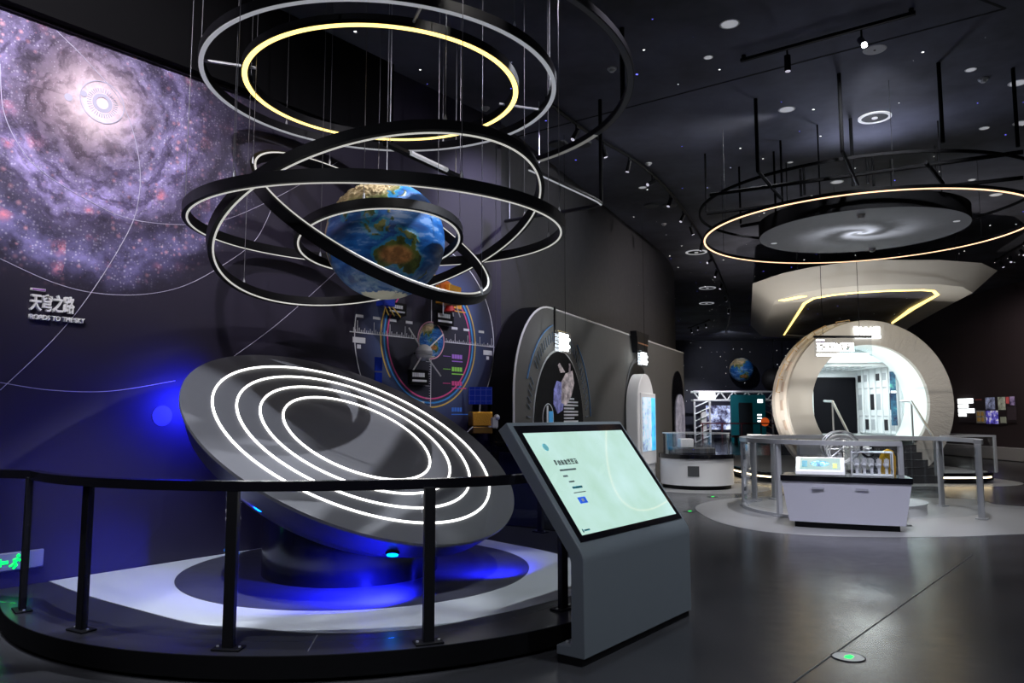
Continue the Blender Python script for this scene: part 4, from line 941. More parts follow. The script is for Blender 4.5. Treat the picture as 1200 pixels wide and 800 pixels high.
b = MB(); [b.tube([(x, y, 0), (x, y, H_)], .009, 6) for x in (0, W_) for y in (0, D_)]; b.tube([(0, 0, H_), (W_, 0, H_), (W_, D_, H_), (0, D_, H_)], .008, 6, True); b.build('edges', mat('frosted_edge', (.75, .76, .8), .4), t)
MB().box((W_ / 2, D_ / 2, .008), (W_ - .02, D_ - .02, .014)).build('base', white, t)
glv = mat('glove_white', (.72, .72, .76), .6, bump=(30, .3))
def glove():
    t = thing('glove_model', '', 'glove', (0, 0, 0), 0, 'white glove models in the acrylic case')
    MB().tube([(0, 0, 0), (0, 0, .05), (.0, 0, .09)], [.03, .026, .03], 14).build('cuff', glv, t)
    b = MB().ball((0, 0, .125), .042, 14, 1.05)
    for k, (x, L) in enumerate(((-.03, .085), (-.01, .1), (.012, .095), (.032, .08))): b.tube([(x, 0, .14), (x * 1.2, -.006, .14 + L * .6), (x * 1.25, -.02, .14 + L)], [.012, .011, .009], 8)
    b.tube([(-.03, -.01, .11), (-.06, -.02, .14), (-.065, -.028, .17)], [.013, .012, .009], 8)
    b.build('hand', glv, t); return t
gl = glove()
for k in range(5):
    o = gl if k == 0 else copy_tree(gl)
    o.location = CP(.95 + .07 + .095 * k, .14 + .16, .742 + .016); o.rotation_euler = (0, 0, crz + .3 * math.sin(k * 2.1)); o.scale = (.7, .7, .95)
    o['label'] = ['leftmost of the five white glove models in the acrylic case', 'second from left of the white glove models in the clear case', 'middle one of the five white glove models in the clear case', 'fourth from left of the white glove models in the clear case', 'rightmost white glove model in the case, before the yellow seat'][k]
# rover mock-up inside the ring
t = thing('rover_mockup', 'silver crew rover mock-up with wire wheel, steering wheel and yellow seat', 'rover', (RC.x - .1, RC.y + .1, .004))
rb2 = lambda r, z0, z1, name, m, c: MB().lathe([(.001, z0), (r, z0), (r, z1), (.001, z1)], 60, c).build(name, m, t)
rb2(1.05, 0, .16, 'turntable', whitem, (.1, -.1, 0)); rb2(1.07, .16, .175, 'turntable_edge', steelp, (.1, -.1, 0))
MB().box((0, .1, .42), (1.5, .9, .12)).build('chassis', steelp, t, bevel=.02)
wx, wy, wz = -.37, -.7, 1.07
for k, (r, yo, dz_) in enumerate(((.26, 0, .0), (.26, .1, .0), (.24, .03, -.04), (.2, .04, -.06), (.16, .05, -.08))):
    MB().tube([(wx + r * 1.15 * math.cos(a), wy + yo, wz + dz_ + r * math.sin(a)) for a in np.linspace(0, 2 * PI, 40, endpoint=False)], .016, 8, True).build('wheel_hoop', steel if k < 2 else whitem, t)
b = MB(); [b.tube([(wx, wy + .05, wz - .03), (wx + .26 * math.cos(a), wy + .05, wz - .03 + .22 * math.sin(a))], .01, 6) for a in np.linspace(0, 2 * PI, 8, endpoint=False)]; b.build('wheel_spokes', steel, t)
MB().tube([(wx, wy + .08, wz - .1), (wx + .1, wy + .3, .5)], .03, 8).build('wheel_arm', steelp, t)
MB().box((wx - .05, .1, 1.0), (.75, .12, .2)).build('front_box', mat('rover_grey', (.25, .26, .28), .45), t, bevel=.02)
MB().tube([(wx - .3, .1, .48), (wx - .3, .1, .9)], .03, 8).build('box_post', steelp, t); MB().tube([(wx + .2, .1, .48), (wx + .2, .1, .9)], .03, 8).build('box_post', steelp, t)
sx, sy, sz = .02, -.75, 1.03
R_ = Matrix.Translation((sx, sy, sz)) @ Matrix.Rotation(math.radians(72), 4, 'X')
MB().tube([(.095 * math.cos(a), .115 * math.sin(a), 0) for a in np.linspace(0, 2 * PI, 32, endpoint=False)], .02, 8, True).xf(R_).build('steering_wheel', black, t)
b = MB(); [b.tube([(0, 0, 0), (.09 * math.cos(a), .11 * math.sin(a), 0)], .012, 6) for a in (.4, PI - .4, -PI / 2)]; b.ball((0, 0, 0), .035, 12); b.xf(R_).build('steering_spokes', steelp, t)
MB().tube([(sx, sy + .02, sz), (sx - .05, sy + .3, .5)], .022, 8).build('steering_column', steelp, t)
MB().tube([(-.18, -.72, .3), (-.14, -.72, .8), (-.1, -.6, 1.12), (-.14, -.2, 1.12)], .022, 8).build('grab_frame', whitem, t)
MB().tube([(-.32, -.5, .3), (-.02, -.62, .5), (.12, -.5, .5)], .03, 8).build('step_tube', whitem, t)
seat = [(.18, 0), (.24, .06), (.27, .3), (.25, .48), (.16, .58), (0, .61)]
sp = seat + [(-x, z) for x, z in seat[::-1][1:]]
MB().prism([(x, z) for x, z in sp], -.03, .03, 'y').xf(Matrix.Translation((.36, -.65, .44)) @ Matrix.Rotation(.12, 4, 'X') @ Matrix.Rotation(.35, 4, 'Z') @ Matrix.Scale(.62, 4, (1, 0, 0))).build('seat_back', seatm, t, bevel=.02)
MB().box((.4, -.5, .46), (.32, .36, .07), .35).build('seat_pan', seatm, t, bevel=.03)
b = MB(); b.tube([(.4, -.48, .43), (.4, -.48, .18)], .05, 10); b.build('seat_post', steelp, t)
MB().box((.28, .2, .85), (.42, .1, .4)).build('backboard', mat('pale_panel', (.5, .53, .52), .4), t, bevel=.02)

# ------------------------------------------------------------------ space module on its deck
MX, MY, MZ = 9.1, 19.3, 1.9
t = thing('module_deck', 'low black-edged deck with glowing step light and glass rails under the capsule', 'deck', (0, 0, 0))
def rrect(x0, x1, y0, y1, r, n=8):
    pts = []
    for cx, cy, a in ((x1 - r, y1 - r, 0), (x0 + r, y1 - r, PI / 2), (x0 + r, y0 + r, PI), (x1 - r, y0 + r, 1.5 * PI)):
        pts += [(cx + r * math.cos(a + PI / 2 * k / n), cy + r * math.sin(a + PI / 2 * k / n)) for k in range(n + 1)]
    return pts
def notch(x0, x1, y0, y1, r):
    p = rrect(x0, x1, y0, y1, r); i = max(range(len(p)), key=lambda k: k if abs(p[k][1] - y0) < 1e-6 and p[k][0] < (x0 + x1) / 2 else -1)
    out = []
    for k, q in enumerate(p):
        out.append(q)
        if k == i: out += [(7.93, y0), (7.93, 19.27), (10.07, 19.27), (10.07, y0)]
    return out
MB().prism(notch(5.9, 11.65, 17.95, 26, .9), .16, .24, 'z').build('deck_edge', blackgl, t)
MB().prism(notch(5.93, 11.62, 17.98, 25.97, .9), .12, .16, 'z').build('step_light', ledwarm, t)
MB().prism(notch(5.9, 11.65, 17.95, 26, .9), .05, .12, 'z').build('lower_edge', blackgl, t)
MB().prism(notch(6.0, 11.55, 18.05, 25.9, .9), 0, .05, 'z').build('plinth', dark, t)
MB().prism(notch(5.98, 11.57, 18.03, 25.9, .9), .24, .245, 'z').build('deck_top', mat('deck_grey', (.25, .25, .26), .4), t)
def glassrail(pts, z0=.25, z1=1.12):
    q = [Vector((p[0], p[1], 0)) for p in pts]
    ribbon(q, .015, z0, z1 - .02, MB()).build('glass_panel', glass, t)
    ribbon(q, .05, z1 - .04, z1, MB()).build('rail', steelp, t)
    for p in (pts[0], pts[-1]): MB().box((p[0], p[1], (z0 + z1) / 2), (.045, .045, z1 - z0)).build('post', steelp, t)
glassrail([(10.15, 18.1), (11.4, 18.1)]); glassrail([(11.48, 18.2), (11.5, 24)]); 
glassrail([(7.85, 18.1), (7.0, 18.1), (6.4, 18.3), (6.08, 18.8), (6.05, 19.6)])
struct(MB().prism(rrect(5.3, 12.2, 17.3, 26.5, 1.5), 0, .003, 'z').build('floor_inlay_3', inlay2))
# steps
t = thing('entry_steps', 'dark steps leading up into the white capsule opening', 'steps', (9.0, 18.0, .004))
for k in range(5):
    MB().box((0, .12 + k * .25 + .0, .17 * k + .085), (2.06, .24 + .0, .17)).build('tread', mat('step_dark', (.03, .03, .035), .5), t) if False else None
    b = MB().box((0, .125 + k * .25, (.17 * (k + 1)) / 2), (2.06, .25, .17 * (k + 1))); b.build('tread', mat('step_dark', (.03, .03, .035), .5), t)
    MB().box((0, k * .25 + .01, .17 * (k + 1) + .005), (2.06, .045, .012)).build('nosing', alu, t)
for sgn in (-1, 1):
    x = sgn * .985
    MB().tube([(x, 1.55, 1.95), (x, 1.05, 1.93), (x, .1, 1.05), (x, .1, .17)], .03, 8).build('handrail', steel, t)
    MB().tube([(x, 1.05, 1.93), (x, 1.05, .9)], .025, 8).build('rail_post', steel, t)
# capsule
t = thing('space_module', 'white round space capsule with glowing open interior on the far deck', 'space capsule', (MX, MY, MZ))
zc = .25 - MZ
def ring_y(prof, n=96, clamp=True, a0=0, a1=2 * PI, closed=True):   # prof (radius, y)
    b = MB().lathe([(r, y) for r, y in prof], n, closed_prof=closed, a0=a0, a1=a1)
    b.v = [Vector((v.x, v.z, max(v.y, zc) if clamp else v.y)) for v in b.v]; return b
RO, RI = 2.1, 1.49
ring_y([(RI, 0), (RO, 0), (RO + .02, .06), (RO, .14), (RI, .14)]).build('front_ring', fabric, t)
ring_y([(RO - .06, .14), (RO - .03, .28), (RO + .02, .3), (RO + .03, .5), (RO - .04, .52), (RO - .02, .75), (RO + .07, .77), (RO + .08, .98), (RO - .02, 1.0), (RO - .02, 1.25), (RO - .3, 1.5), (RO - .5, 1.3), (RO - .5, .2)]).build('outer_shell', mat('shell_panels', (.62, .58, .54), .6, bump=(9, .8)), t)
ring_y([(RI, .14), (RI + .02, .14), (RI + .02, 1.3), (RI, 1.3)]).build('tunnel', mat('tunnel_white', (.72, .78, .78), .5), t)
b = MB()                                             # exterior hand rails and struts on the left flank
for a in (95, 112, 128, 140, 152, 163):
    a = math.radians(a); r = RO + .1; c, s_ = math.cos(a), math.sin(a)
    pa, pb = Vector((r * c, .6, r * s_)), Vector((r * math.cos(a + .16), .64, r * math.sin(a + .16)))
    b = MB().tube([Vector((RO * c, .6, RO * s_)), pa, pb, Vector((RO * math.cos(a + .16), .64, RO * math.sin(a + .16)))], .016, 6); b.build('handle', mat('handle_ochre', (.5, .34, .17), .5), t)
for a0_ in (150, 165, 178, 192, 205):
    a = math.radians(a0_); ring_y([(RO - .04, .32), (RO + .05, .34), (RO + .05, .46), (RO - .04, .48)], 10, True, a, a + .12).build('vent_panel', mat('vent_grey', (.45, .36, .3), .6, bump=(60, 1)), t)
FZ = 1.02 - MZ
MB().box((0, .95, FZ - .03), (2.3, 1.9 - .02, .06)).build('tunnel_floor', mat('bright_floor', (.7, .74, .74), .4), t)
# end wall of the tunnel with the square corridor
cx0, cx1, cz0, cz1 = -.95, 1.44, FZ, 3.02 - MZ
circ = [(RI * math.cos(a), max(RI * math.sin(a), FZ - .2)) for a in np.linspace(0, 2 * PI, 48, endpoint=False)]
def sq(a):
    c, s_ = math.cos(a), math.sin(a); hx, hz = (cx1 - cx0) / 2, (cz1 - cz0) / 2; k = min(hx / max(abs(c), 1e-6), hz / max(abs(s_), 1e-6)); return ((cx0 + cx1) / 2 + k * c, (cz0 + cz1) / 2 + k * s_)
MB().frame(circ, [sq(a) for a in np.linspace(0, 2 * PI, 48, endpoint=False)], 1.28, 1.3, 'y').build('bulkhead', mat('bulkhead_white', (.6, .68, .7), .5), t)
cw = mat('corridor_white', (.74, .78, .8), .4); D0, D1 = 1.3, 3.7
MB().box(((cx0 + cx1) / 2, (D0 + D1) / 2, cz0 - .03), (cx1 - cx0, D1 - D0, .06)).build('corridor_floor', MATS['bright_floor'], t)
MB().box(((cx0 + cx1) / 2, (D0 + D1) / 2, cz1 + .03), (cx1 - cx0, D1 - D0, .06)).build('corridor_ceiling', cw, t)
MB().box((cx1 + .03, (D0 + D1) / 2, (cz0 + cz1) / 2), (.06, D1 - D0, cz1 - cz0 + .1)).build('corridor_side', cw, t)
MB().box((cx0 - .03, (D0 + D1) / 2, (cz0 + cz1) / 2), (.06, D1 - D0, cz1 - cz0 + .1)).build('corridor_side', cw, t)
MB().box(((cx0 + cx1) / 2, D1 + .03, (cz0 + cz1) / 2), (cx1 - cx0, .06, cz1 - cz0)).build('end_wall', cw, t)
MB().box((.18, D1 - .04, cz0 + .87), (2.2, .06, 1.68)).build('opening_shade', mat('opening_shade', (.004, .004, .006), .5, spec=.1), t, bevel=.04)  # black sheet standing in for the darkness of an open doorway
for k in range(6):                                   # racks along the right side
    y = D0 + .12 + k * .38; tt = MB().box((cx1 - .06, y + .16, (cz0 + cz1) / 2), (.12, .3, cz1 - cz0 - .1)).build('rack', cw, t, bevel=.03)
    for q, (dy, dz_, zz) in enumerate(((.2, .3, cz0 + .3), (.22, .45, cz0 + .95), (.2, .2, cz1 - .35))):
        MB().box((cx1 - .125, y + .16, zz), (.01, dy, dz_)).build('rack_panel', [mat('rack_grey', (.4, .43, .46), .4), dark, cw][(k + q) % 3], tt)
    b = MB(); [b.tube([(cx1 - .12, y + .05, z), (cx1 - .15, y + .16, z), (cx1 - .12, y + .27, z)], .012, 6) for z in (cz0 + .55, cz0 + 1.35)]; b.build('rack_handle', steelp, tt)
    MB().box(((cx0 + cx1) / 2 + .1, y + .16, cz1 - .05), (1.8, .26, .1)).build('ceiling_locker', cw, t, bevel=.02)
    b = MB(); [b.box((-.6 + q * .32, y + .16, cz1 - .105), (.2, .14, .01)) for q in range(5)]; b.build('locker_panel', mat('rack_grey', (.4, .43, .46), .4), t)
MB().box((1.2 , 1.26, cz0 + 1.02), (.15, .03, 1.45)).build('info_strip', mottle('info_strip', [(.4, (.01, .015, .05)), (.6, (.03, .12, .2)), (.75, (.1, .4, .3))], 3, .5), t)
MB().box((1.2, 1.243, cz0 + 1.2), (.13, .01, .05)).build('strip_mark', signdim, t)
b = MB(); [b.rect(.3 - .02, .3 + .36 - .1 * i, 1.72 - .14 * i, 1.82 - .14 * i, -.03) for i in range(0)]
n_ = 4
txa, tza = (1003 - 600) / F * MY - MX, 0
def zpx(y, Y): return EYE + (HOR - y) / F * Y
b = MB(); z_hi = zpx(385, MY) - MZ; z_lo = zpx(396, MY) - MZ; x0 = -.36; 
glyphs(5, .68, .2, signw, t, (x0 - .02, -.03, z_lo + .09))
MB().rect(x0, x0 + .66, z_lo, z_lo + .06, -.03, .03).build('lit_line', signw, t)
# small feature: title glass hung in front
TY = 17.0; pa = atY(954, 395.5, TY); pb = atY(1022, 418, TY)
t = thing('hanging_title', 'clear hanging panel with glowing white title in front of the capsule', 'sign', (pa.x, TY, pb.z))
W_, H_ = pb.x - pa.x, pa.z - pb.z
MB().box((W_ / 2, 0, H_ / 2), (W_, .02, H_)).build('clear_panel', acrylic, t)
MB().box((W_ / 2, 0, H_ + .02), (W_ + .02, .05, .05)).build('top_bar', black, t)
glyphs(6, W_ * .66, H_ * .46, signw, t, (.04, -.016, H_ * .27), 'lit_lettering', .01, 8)
MB().rect(.04, W_ - .08, H_ * .04, H_ * .17, -.014, .01).build('lit_line', signw, t); MB().rect(.04, .22, H_ * .82, H_ * .9, -.014, .01).build('lit_mark', signw, t); MB().rect(.04, .22, H_ * .77, H_ * .81, -.014, .01).build('violet_mark', printv, t)
for x in (.2, W_ * .8): MB().tube([(x, 0, H_), (x, 0, CEIL - pb.z)], .006, 5).build('cable', black, t)

# ------------------------------------------------------------------ canopy over the capsule
zb_, zt_ = 4.6, 5.1
bo = [atZ(*p, zb_).to_2d() for p in ((908, 352), (933, 344), (967, 338), (1000, 335), (1050, 333), (1100, 333), (1128, 336), (1140, 343), (1100, 364), (1066, 383), (1040, 401), (985, 400), (940, 397), (893, 394))]
to = [atZ(*p, zt_).to_2d() for p in ((882, 332), (917, 320), (950, 313), (985, 308), (1033, 304.5), (1100, 304.5), (1150, 308), (1169, 317), (1120, 345), (1085, 370), (1055, 388), (990, 388), (930, 386), (879.5, 381))]
ho = [atZ(*p, zb_).to_2d() for p in ((941, 355), (952, 349), (975, 345), (1000, 342.5), (1040, 340), (1083, 339), (1096, 340), (1101, 345), (1072, 362), (1046, 379), (1028, 393), (985, 396), (950, 395), (918, 392.5))]
C0 = sum(bo, Vector((0, 0))) / len(bo)
t = thing('canopy', 'pale angular hanging canopy with warm light outline above the capsule', 'canopy', (C0.x, C0.y, zb_))
def L2(p, z): return Vector((p.x - C0.x, p.y - C0.y, z - zb_))
n = len(bo); b = MB()
MB().prism([tuple(L2(p, 0).to_2d()) for p in ho], .045, .06, 'z').build('dark_inner_panel', ceilm, t)
b.v = [L2(p, zt_) for p in to] + [L2(p, zb_) for p in bo] + [L2(p, zb_) for p in ho] + [L2(p, zb_ + .045) for p in ho]
for i in range(n):
    j = (i + 1) % n
    b.f += [(i, j, n + j, n + i), (n + i, n + j, 2 * n + j, 2 * n + i), (2 * n + i, 2 * n + j, 3 * n + j, 3 * n + i), (3 * n + i, 3 * n + j, j, i)]
b.mi = [0] * len(b.f); b.build('shell', mat('canopy_warm_grey', (.56, .54, .51), .6), t)
lw = []
for i, p in enumerate(ho): 
    cc = sum(ho, Vector((0, 0))) / n; lw.append((cc - p).normalized())
b = MB(); hi = [p + lw[i] * .0 for i, p in enumerate(ho)]; ho2 = [p + lw[i] * .15 for i, p in enumerate(ho)]
seq = list(range(13, 14)) + list(range(0, 10))
b.v = [L2(ho[i], zb_ - .012) for i in seq] + [L2(ho2[i], zb_ - .012) for i in seq] + [L2(ho[i], zb_ + .02) for i in seq] + [L2(ho2[i], zb_ + .02) for i in seq]; m_ = len(seq)
for i in range(m_ - 1): b.f += [(i, i + 1, m_ + i + 1, m_ + i), (2 * m_ + i, 3 * m_ + i, 3 * m_ + i + 1, 2 * m_ + i + 1), (i, 2 * m_ + i, 2 * m_ + i + 1, i + 1), (m_ + i, m_ + i + 1, 3 * m_ + i + 1, 3 * m_ + i)]
b.mi = [0] * len(b.f); b.build('light_outline', ledyel, t)
pa, pb = atZ(916, 352, zb_), atZ(942, 346.5, zb_); MB().box((0, 0, 0), ((pb - pa).length, .2, .02), 0).build('light_dash', ledyel, t, loc=L2(((pa + pb) / 2).to_2d(), zb_ - .008), rz=math.atan2(pb.y - pa.y, pb.x - pa.x))
for i in (1, 6, 9, 12):
    p = L2(to[i].lerp(ho[i], .5), zt_ - .03); MB().tube([p, (p.x, p.y, CEIL - zb_)], .02, 6).build('rod', black, t)

# disc with galaxy, orange ring, round frame
OC = Vector((5.86, 12.55)); OZ = 4.65
t = thing('galaxy_disc', 'black hanging drum with spiral galaxy picture underneath', 'ceiling disc', (OC.x, OC.y, OZ))
MB().lathe([(1.612, .0), (1.62, .0), (1.62, .25), (.001, .25)], 120).build('drum', blackm, t)
MB().lathe([(.001, 0), (1.612, 0)], 120).build('picture', dgm, t)
for px, py, nm in ((1121, 259, 'downlight'), (907, 285, 'downlight')):
    p = atZ(px, py, OZ); MB().lathe([(.001, -.006), (.05, -.006), (.05, .002)], 20, (p.x - OC.x, p.y - OC.y, 0)).build(nm, discw, t)
for px, py in ((1009, 251), (1022, 291)):
    p = atZ(px, py, OZ); MB().lathe([(.001, -.07), (.035, -.06), (.055, -.025), (.06, 0), (.001, 0)], 20, (p.x - OC.x, p.y - OC.y, 0)).build('dome_camera', mat('dome_grey', (.4, .4, .42), .3), t)
for a in (40, 130, 220, 310): MB().tube([(1.3 * math.cos(math.radians(a)), 1.3 * math.sin(math.radians(a)), .25), (1.3 * math.cos(math.radians(a)), 1.3 * math.sin(math.radians(a)), CEIL - OZ)], .012, 6).build('rod', black, t)
t = thing('orange_ring_light', 'thin glowing orange ring light circling the galaxy drum', 'ring light', (OC.x, OC.y, OZ))
MB().lathe([(2.52, 0), (2.56, 0), (2.56, .05), (2.52, .05)], 160, closed_prof=True).build('band', black, t)
MB().lathe([(2.527, -.012), (2.553, -.012), (2.553, .0), (2.527, .0)], 160, closed_prof=True).build('light_strip', ledorg, t)
for a in (15, 75, 135, 195, 255, 315): MB().tube([(2.54 * math.cos(math.radians(a)), 2.54 * math.sin(math.radians(a)), .05), (2.54 * math.cos(math.radians(a)), 2.54 * math.sin(math.radians(a)), CEIL - OZ)], .004, 5).build('cable', black, t)
FZ5 = 5.12
t = thing('round_ceiling_frame', 'black round pipe frame with cross bars and rods hung from the ceiling', 'frame', (OC.x, OC.y, FZ5))
MB().lathe([(2.6, 0), (2.63, 0), (2.63, .04), (2.6, .04)], 120, closed_prof=True).build('hoop', blackm, t)
def fp(x, y, z=FZ5): p = atZ(x, y, z); return Vector((p.x - OC.x, p.y - OC.y, z - FZ5))
for a_, c_ in (((832, 228), (1199, 178)), ((828, 250), (1199, 208)), ((868, 265), (1010, 240))): MB().tube([fp(*a_), fp(*c_)], .03, 6).build('cross_bar', blackm, t)
for x, y in ((828, 250), (888, 200), (987, 177), (1105, 167), (1193, 172), (868, 262), (917, 238), (909, 248), (1000, 218)):
    p = fp(x, y); MB().tube([p, (p.x, p.y, CEIL - FZ5)], .026 if y < 230 else .018, 6).build('rod', blackm, t)
for a_, c_ in (((888, 200), (915, 232)), ((987, 177), (1005, 216)), ((1085, 190), (1105, 215))): MB().tube([fp(*a_), fp(*c_)], .028, 6).build('brace', blackm, t)
for x, y in ((1017, 215), (1024, 218), (1098, 205), (943, 228), (939, 230)):
    p = fp(x, y); MB().tube([p, p + Vector((0, 0, .45))], .02, 6).build('stub_rod', blackm, t)

# ------------------------------------------------------------------ far back: globes, truss booth, railing
YB = 46.9
p = atY(869, 433, 46.2); t = thing('wall_globe', 'small painted Earth globe mounted on the far starry wall', 'globe', p, .3)
o = bpy.data.objects.new('sphere', EM); col.objects.link(o); o.parent = t; o.scale = (.72,) * 3; o.rotation_euler = (.2, .1, -.5)
MB().tube([(0, .5, 0), (.2, .95, 0)], .06, 8).build('wall_stub', black, t)
p = atY(907, 445, 46.0); t = thing('hanging_planet', 'dark planet ball hanging before the far wall beside the Earth globe', 'globe', p)
MB().ball((0, 0, 0), .72, 32).build('sphere', mat('dark_planet', (.012, .01, .012), .6, bump=(6, .5)), t); MB().tube([(0, 0, .7), (0, 0, CEIL - p.z)], .02, 6).build('cable', black, t)
YT = 44.6
x0, x1 = (812 - 600) / F * YT, (906 - 600) / F * YT
def zt2(y): return EYE + (HOR - y) / F * YT
t = thing('truss_booth', 'white truss frame booth with lit picture screen at the far wall', 'booth', (x0, YT, 0))
W_ = x1 - x0; zT, zU = zt2(459), zt2(469)
b = MB()
for y in (0, .6): b.tube([(0, y, zT), (W_, y, zT)], .06, 6); b.tube([(0, y, zU), (W_, y, zU)], .06, 6)
k = 12
for i in range(k): b.tube([(W_ * i / k, 0, zU if i % 2 else zT), (W_ * (i + 1) / k, 0, zT if i % 2 else zU)], .045, 5)
b.build('top_truss', white, t)
for xx in (0.05, W_ - .1):
    b = MB(); b.tube([(xx, 0, 0), (xx, 0, zU)], .06, 6); b.tube([(xx + .9 * (1 if xx < 1 else -1), 0, 0), (xx + .9 * (1 if xx < 1 else -1), 0, zU)], .06, 6)
    for i in range(6): b.tube([(xx, 0, zU * i / 6), (xx + .9 * (1 if xx < 1 else -1), 0, zU * (i + 1) / 6)], .04, 5)
    b.build('truss_leg', white, t)
xs0, xs1 = (828 - 812) / F * YT, (856 - 812) / F * YT
MB().box(((xs0 + xs1) / 2, .3, (zt2(503) + zt2(475)) / 2), (xs1 - xs0, .1, zt2(475) - zt2(503))).build('screen', mottle('city_screen', [(.42, (.03, .025, .06)), (.55, (.35, .4, .6)), (.68, (.9, .95, 1))], 1.6, .9), t)
MB().box(((828 - 812) / F * YT, .0, zt2(464)), (.9, .2, .35)).build('lit_sign', signdim, t)
MB().box((xs0 - .2, .2, .9), (.3, .3, 1.8)).build('screen_post', whitem, t)
xa, xb = (855 - 600) / F * (YT - .4), (895 - 600) / F * (YT - .4)
t = thing('teal_panel', 'teal information wall with orange picture beside the far truss booth', 'panel', (xa, YT - .45, 0))
W2 = xb - xa
MB().box((W2 / 2, 0, 1.38), (W2, .15, 2.75)).build('board', mat('teal_board', (.005, .07, .09), .4, emit=(.0, .12, .15), es=.12), t)
MB().box((W2 * .42, -.08, 1.3), (W2 * .4, .02, 2.0)).build('dark_inset', mat('dark_inset', (.01, .015, .02), .3), t)
b = MB(); b.box((W2 * .85, -.09, 2.4), (.3, .02, .2)); [b.box((W2 * .82, -.09, 1.6 - .18 * i), (.25, .02, .08)) for i in range(3)]; b.build('lit_lettering', signdim, t)
b = MB(); b.annul_y(W2 * .97, 1.2, .02, .25, -.1); b.build('orange_picture', mat('orange_picture', (.7, .1, .02), .5, emit=(.8, .12, .02), es=.5), t)
t = thing('far_railing', 'thin dark red railing in front of the far truss booth', 'railing', (x0, YT - 1.4, 0))
MB().box((W_ / 2, 0, 1.12), (W_, .06, .07)).build('rail', mat('dark_red_rail', (.12, .02, .03), .4), t)
for i in range(5): MB().box((.15 + (W_ - .3) * i / 4, 0, .55), (.06, .05, 1.08)).build('post', mat('dark_red_rail', (.12, .02, .03), .4), t)
t = thing('red_bench', 'low red bench behind the far railing near the capsule', 'bench', ((884 - 600) / F * (YT - 2.4), YT - 2.4, 0))
MB().box((0, 0, .42), (2.6, .5, .12)).build('seat', mat('red_seat', (.25, .05, .05), .6), t, bevel=.02)
for x in (-1.1, 1.1): MB().box((x, 0, .18), (.1, .4, .36)).build('leg', dark, t)

# posters on the right wall
XW = 17.62
def wr(x, y): r = ray(x, y); k = XW / r.x; return r.y * k, EYE + r.z * k
def poster(label, x0, x1, y0, y1, m, name='poster'):
    ya, za = wr(x0, y1); yb, zb2 = wr(x1, y0)
    if yb < ya: pass
    cy = (ya + yb) / 2; w = abs(ya - yb) * .86; zlo = zpx(y1, cy); zhi = zpx(y0, cy)
    t = thing('picture_board', label, 'poster', (XW, cy, (zlo + zhi) / 2), -PI / 2)
    h = zhi - zlo
    return t, w, h
def pbox(t, fx0, fx1, fz0, fz1, w, h, m, name, y=-.03, th=.02): return MB().box(((fx0 + fx1 - 1) / 2 * w, y, (fz0 + fz1 - 1) / 2 * h), ((fx1 - fx0) * w, th, (fz1 - fz0) * h)).build(name, m, t)
brown_b = mat('dim_board', (.05, .035, .04), .5)
t, w, h = poster('dark board with glowing white text lines, nearest the capsule', 1123, 1143.5, 467, 495, None)
pbox(t, 0, 1, 0, 1, w, h, brown_b, 'board', -.012)
for i, (a, c, e) in enumerate(((.8, 1, .95), (.62, .76, .65), (.4, .58, 1), (.26, .37, .5))): pbox(t, .02, e, a, c, w, h, signdim, 'lit_text')
t, w, h = poster('narrow board with four brown pictures in a white square', 1144, 1155.5, 466, 496, None)
pbox(t, 0, 1, 0, 1, w, h, brown_b, 'board', -.012); pbox(t, .08, .95, .02, .5, w, h, whitem, 'white_square')
for fx in (.2, .6):
    for fz in (.08, .3): pbox(t, fx, fx + .25, fz, fz + .15, w, h, mat('ochre_picture', (.3, .18, .05), .5, emit=(.3, .18, .05), es=.3), 'small_picture', -.045)
pbox(t, .05, .7, .9, .95, w, h, mat('red_line', (.6, .15, .15), .5), 'red_line')
t, w, h = poster('poster with blue and white spacewalk picture in the middle of the group', 1156, 1171, 465, 497, None)
pbox(t, 0, 1, 0, 1, w, h, brown_b, 'board', -.012)
pbox(t, .02, .95, .02, .5, w, h, mottle('blue_white_picture', [(.38, (.03, .02, .2)), (.5, (.12, .1, .6)), (.6, (.8, .75, .85))], 5, .55), 'lower_picture'); pbox(t, .02, .75, .55, .98, w, h, mottle('grey_blue_picture', [(.4, (.03, .03, .06)), (.6, (.3, .33, .5))], 4, .5), 'upper_picture')
t, w, h = poster('poster with pale green document picture above a small grey square', 1171.5, 1179.5, 464.5, 497, None)
pbox(t, 0, 1, 0, 1, w, h, brown_b, 'board', -.012); pbox(t, .0, .95, .52, .98, w, h, mottle('document_picture', [(.4, (.15, .16, .12)), (.6, (.5, .52, .42))], 3, .35), 'document_picture'); pbox(t, .2, .95, .05, .27, w, h, mat('grey_green', (.25, .26, .2), .5, emit=(.25, .26, .2), es=.3), 'grey_square')
t, w, h = poster('rightmost board of the poster group with red and violet top', 1180.5, 1191.5, 464, 495, None)
pbox(t, 0, 1, 0, 1, w, h, brown_b, 'board', -.012); pbox(t, .02, .3, .72, .97, w, h, mat('red_picture', (.5, .08, .08), .5, emit=(.5, .08, .08), es=.4), 'red_block'); pbox(t, .45, .9, .65, .98, w, h, mottle('violet_poster', [(.4, (.05, .03, .1)), (.6, (.4, .3, .5))], 6, .4), 'violet_block'); pbox(t, .1, .95, .1, .6, w, h, mat('mauve_text', (.12, .09, .11), .5), 'text_block')

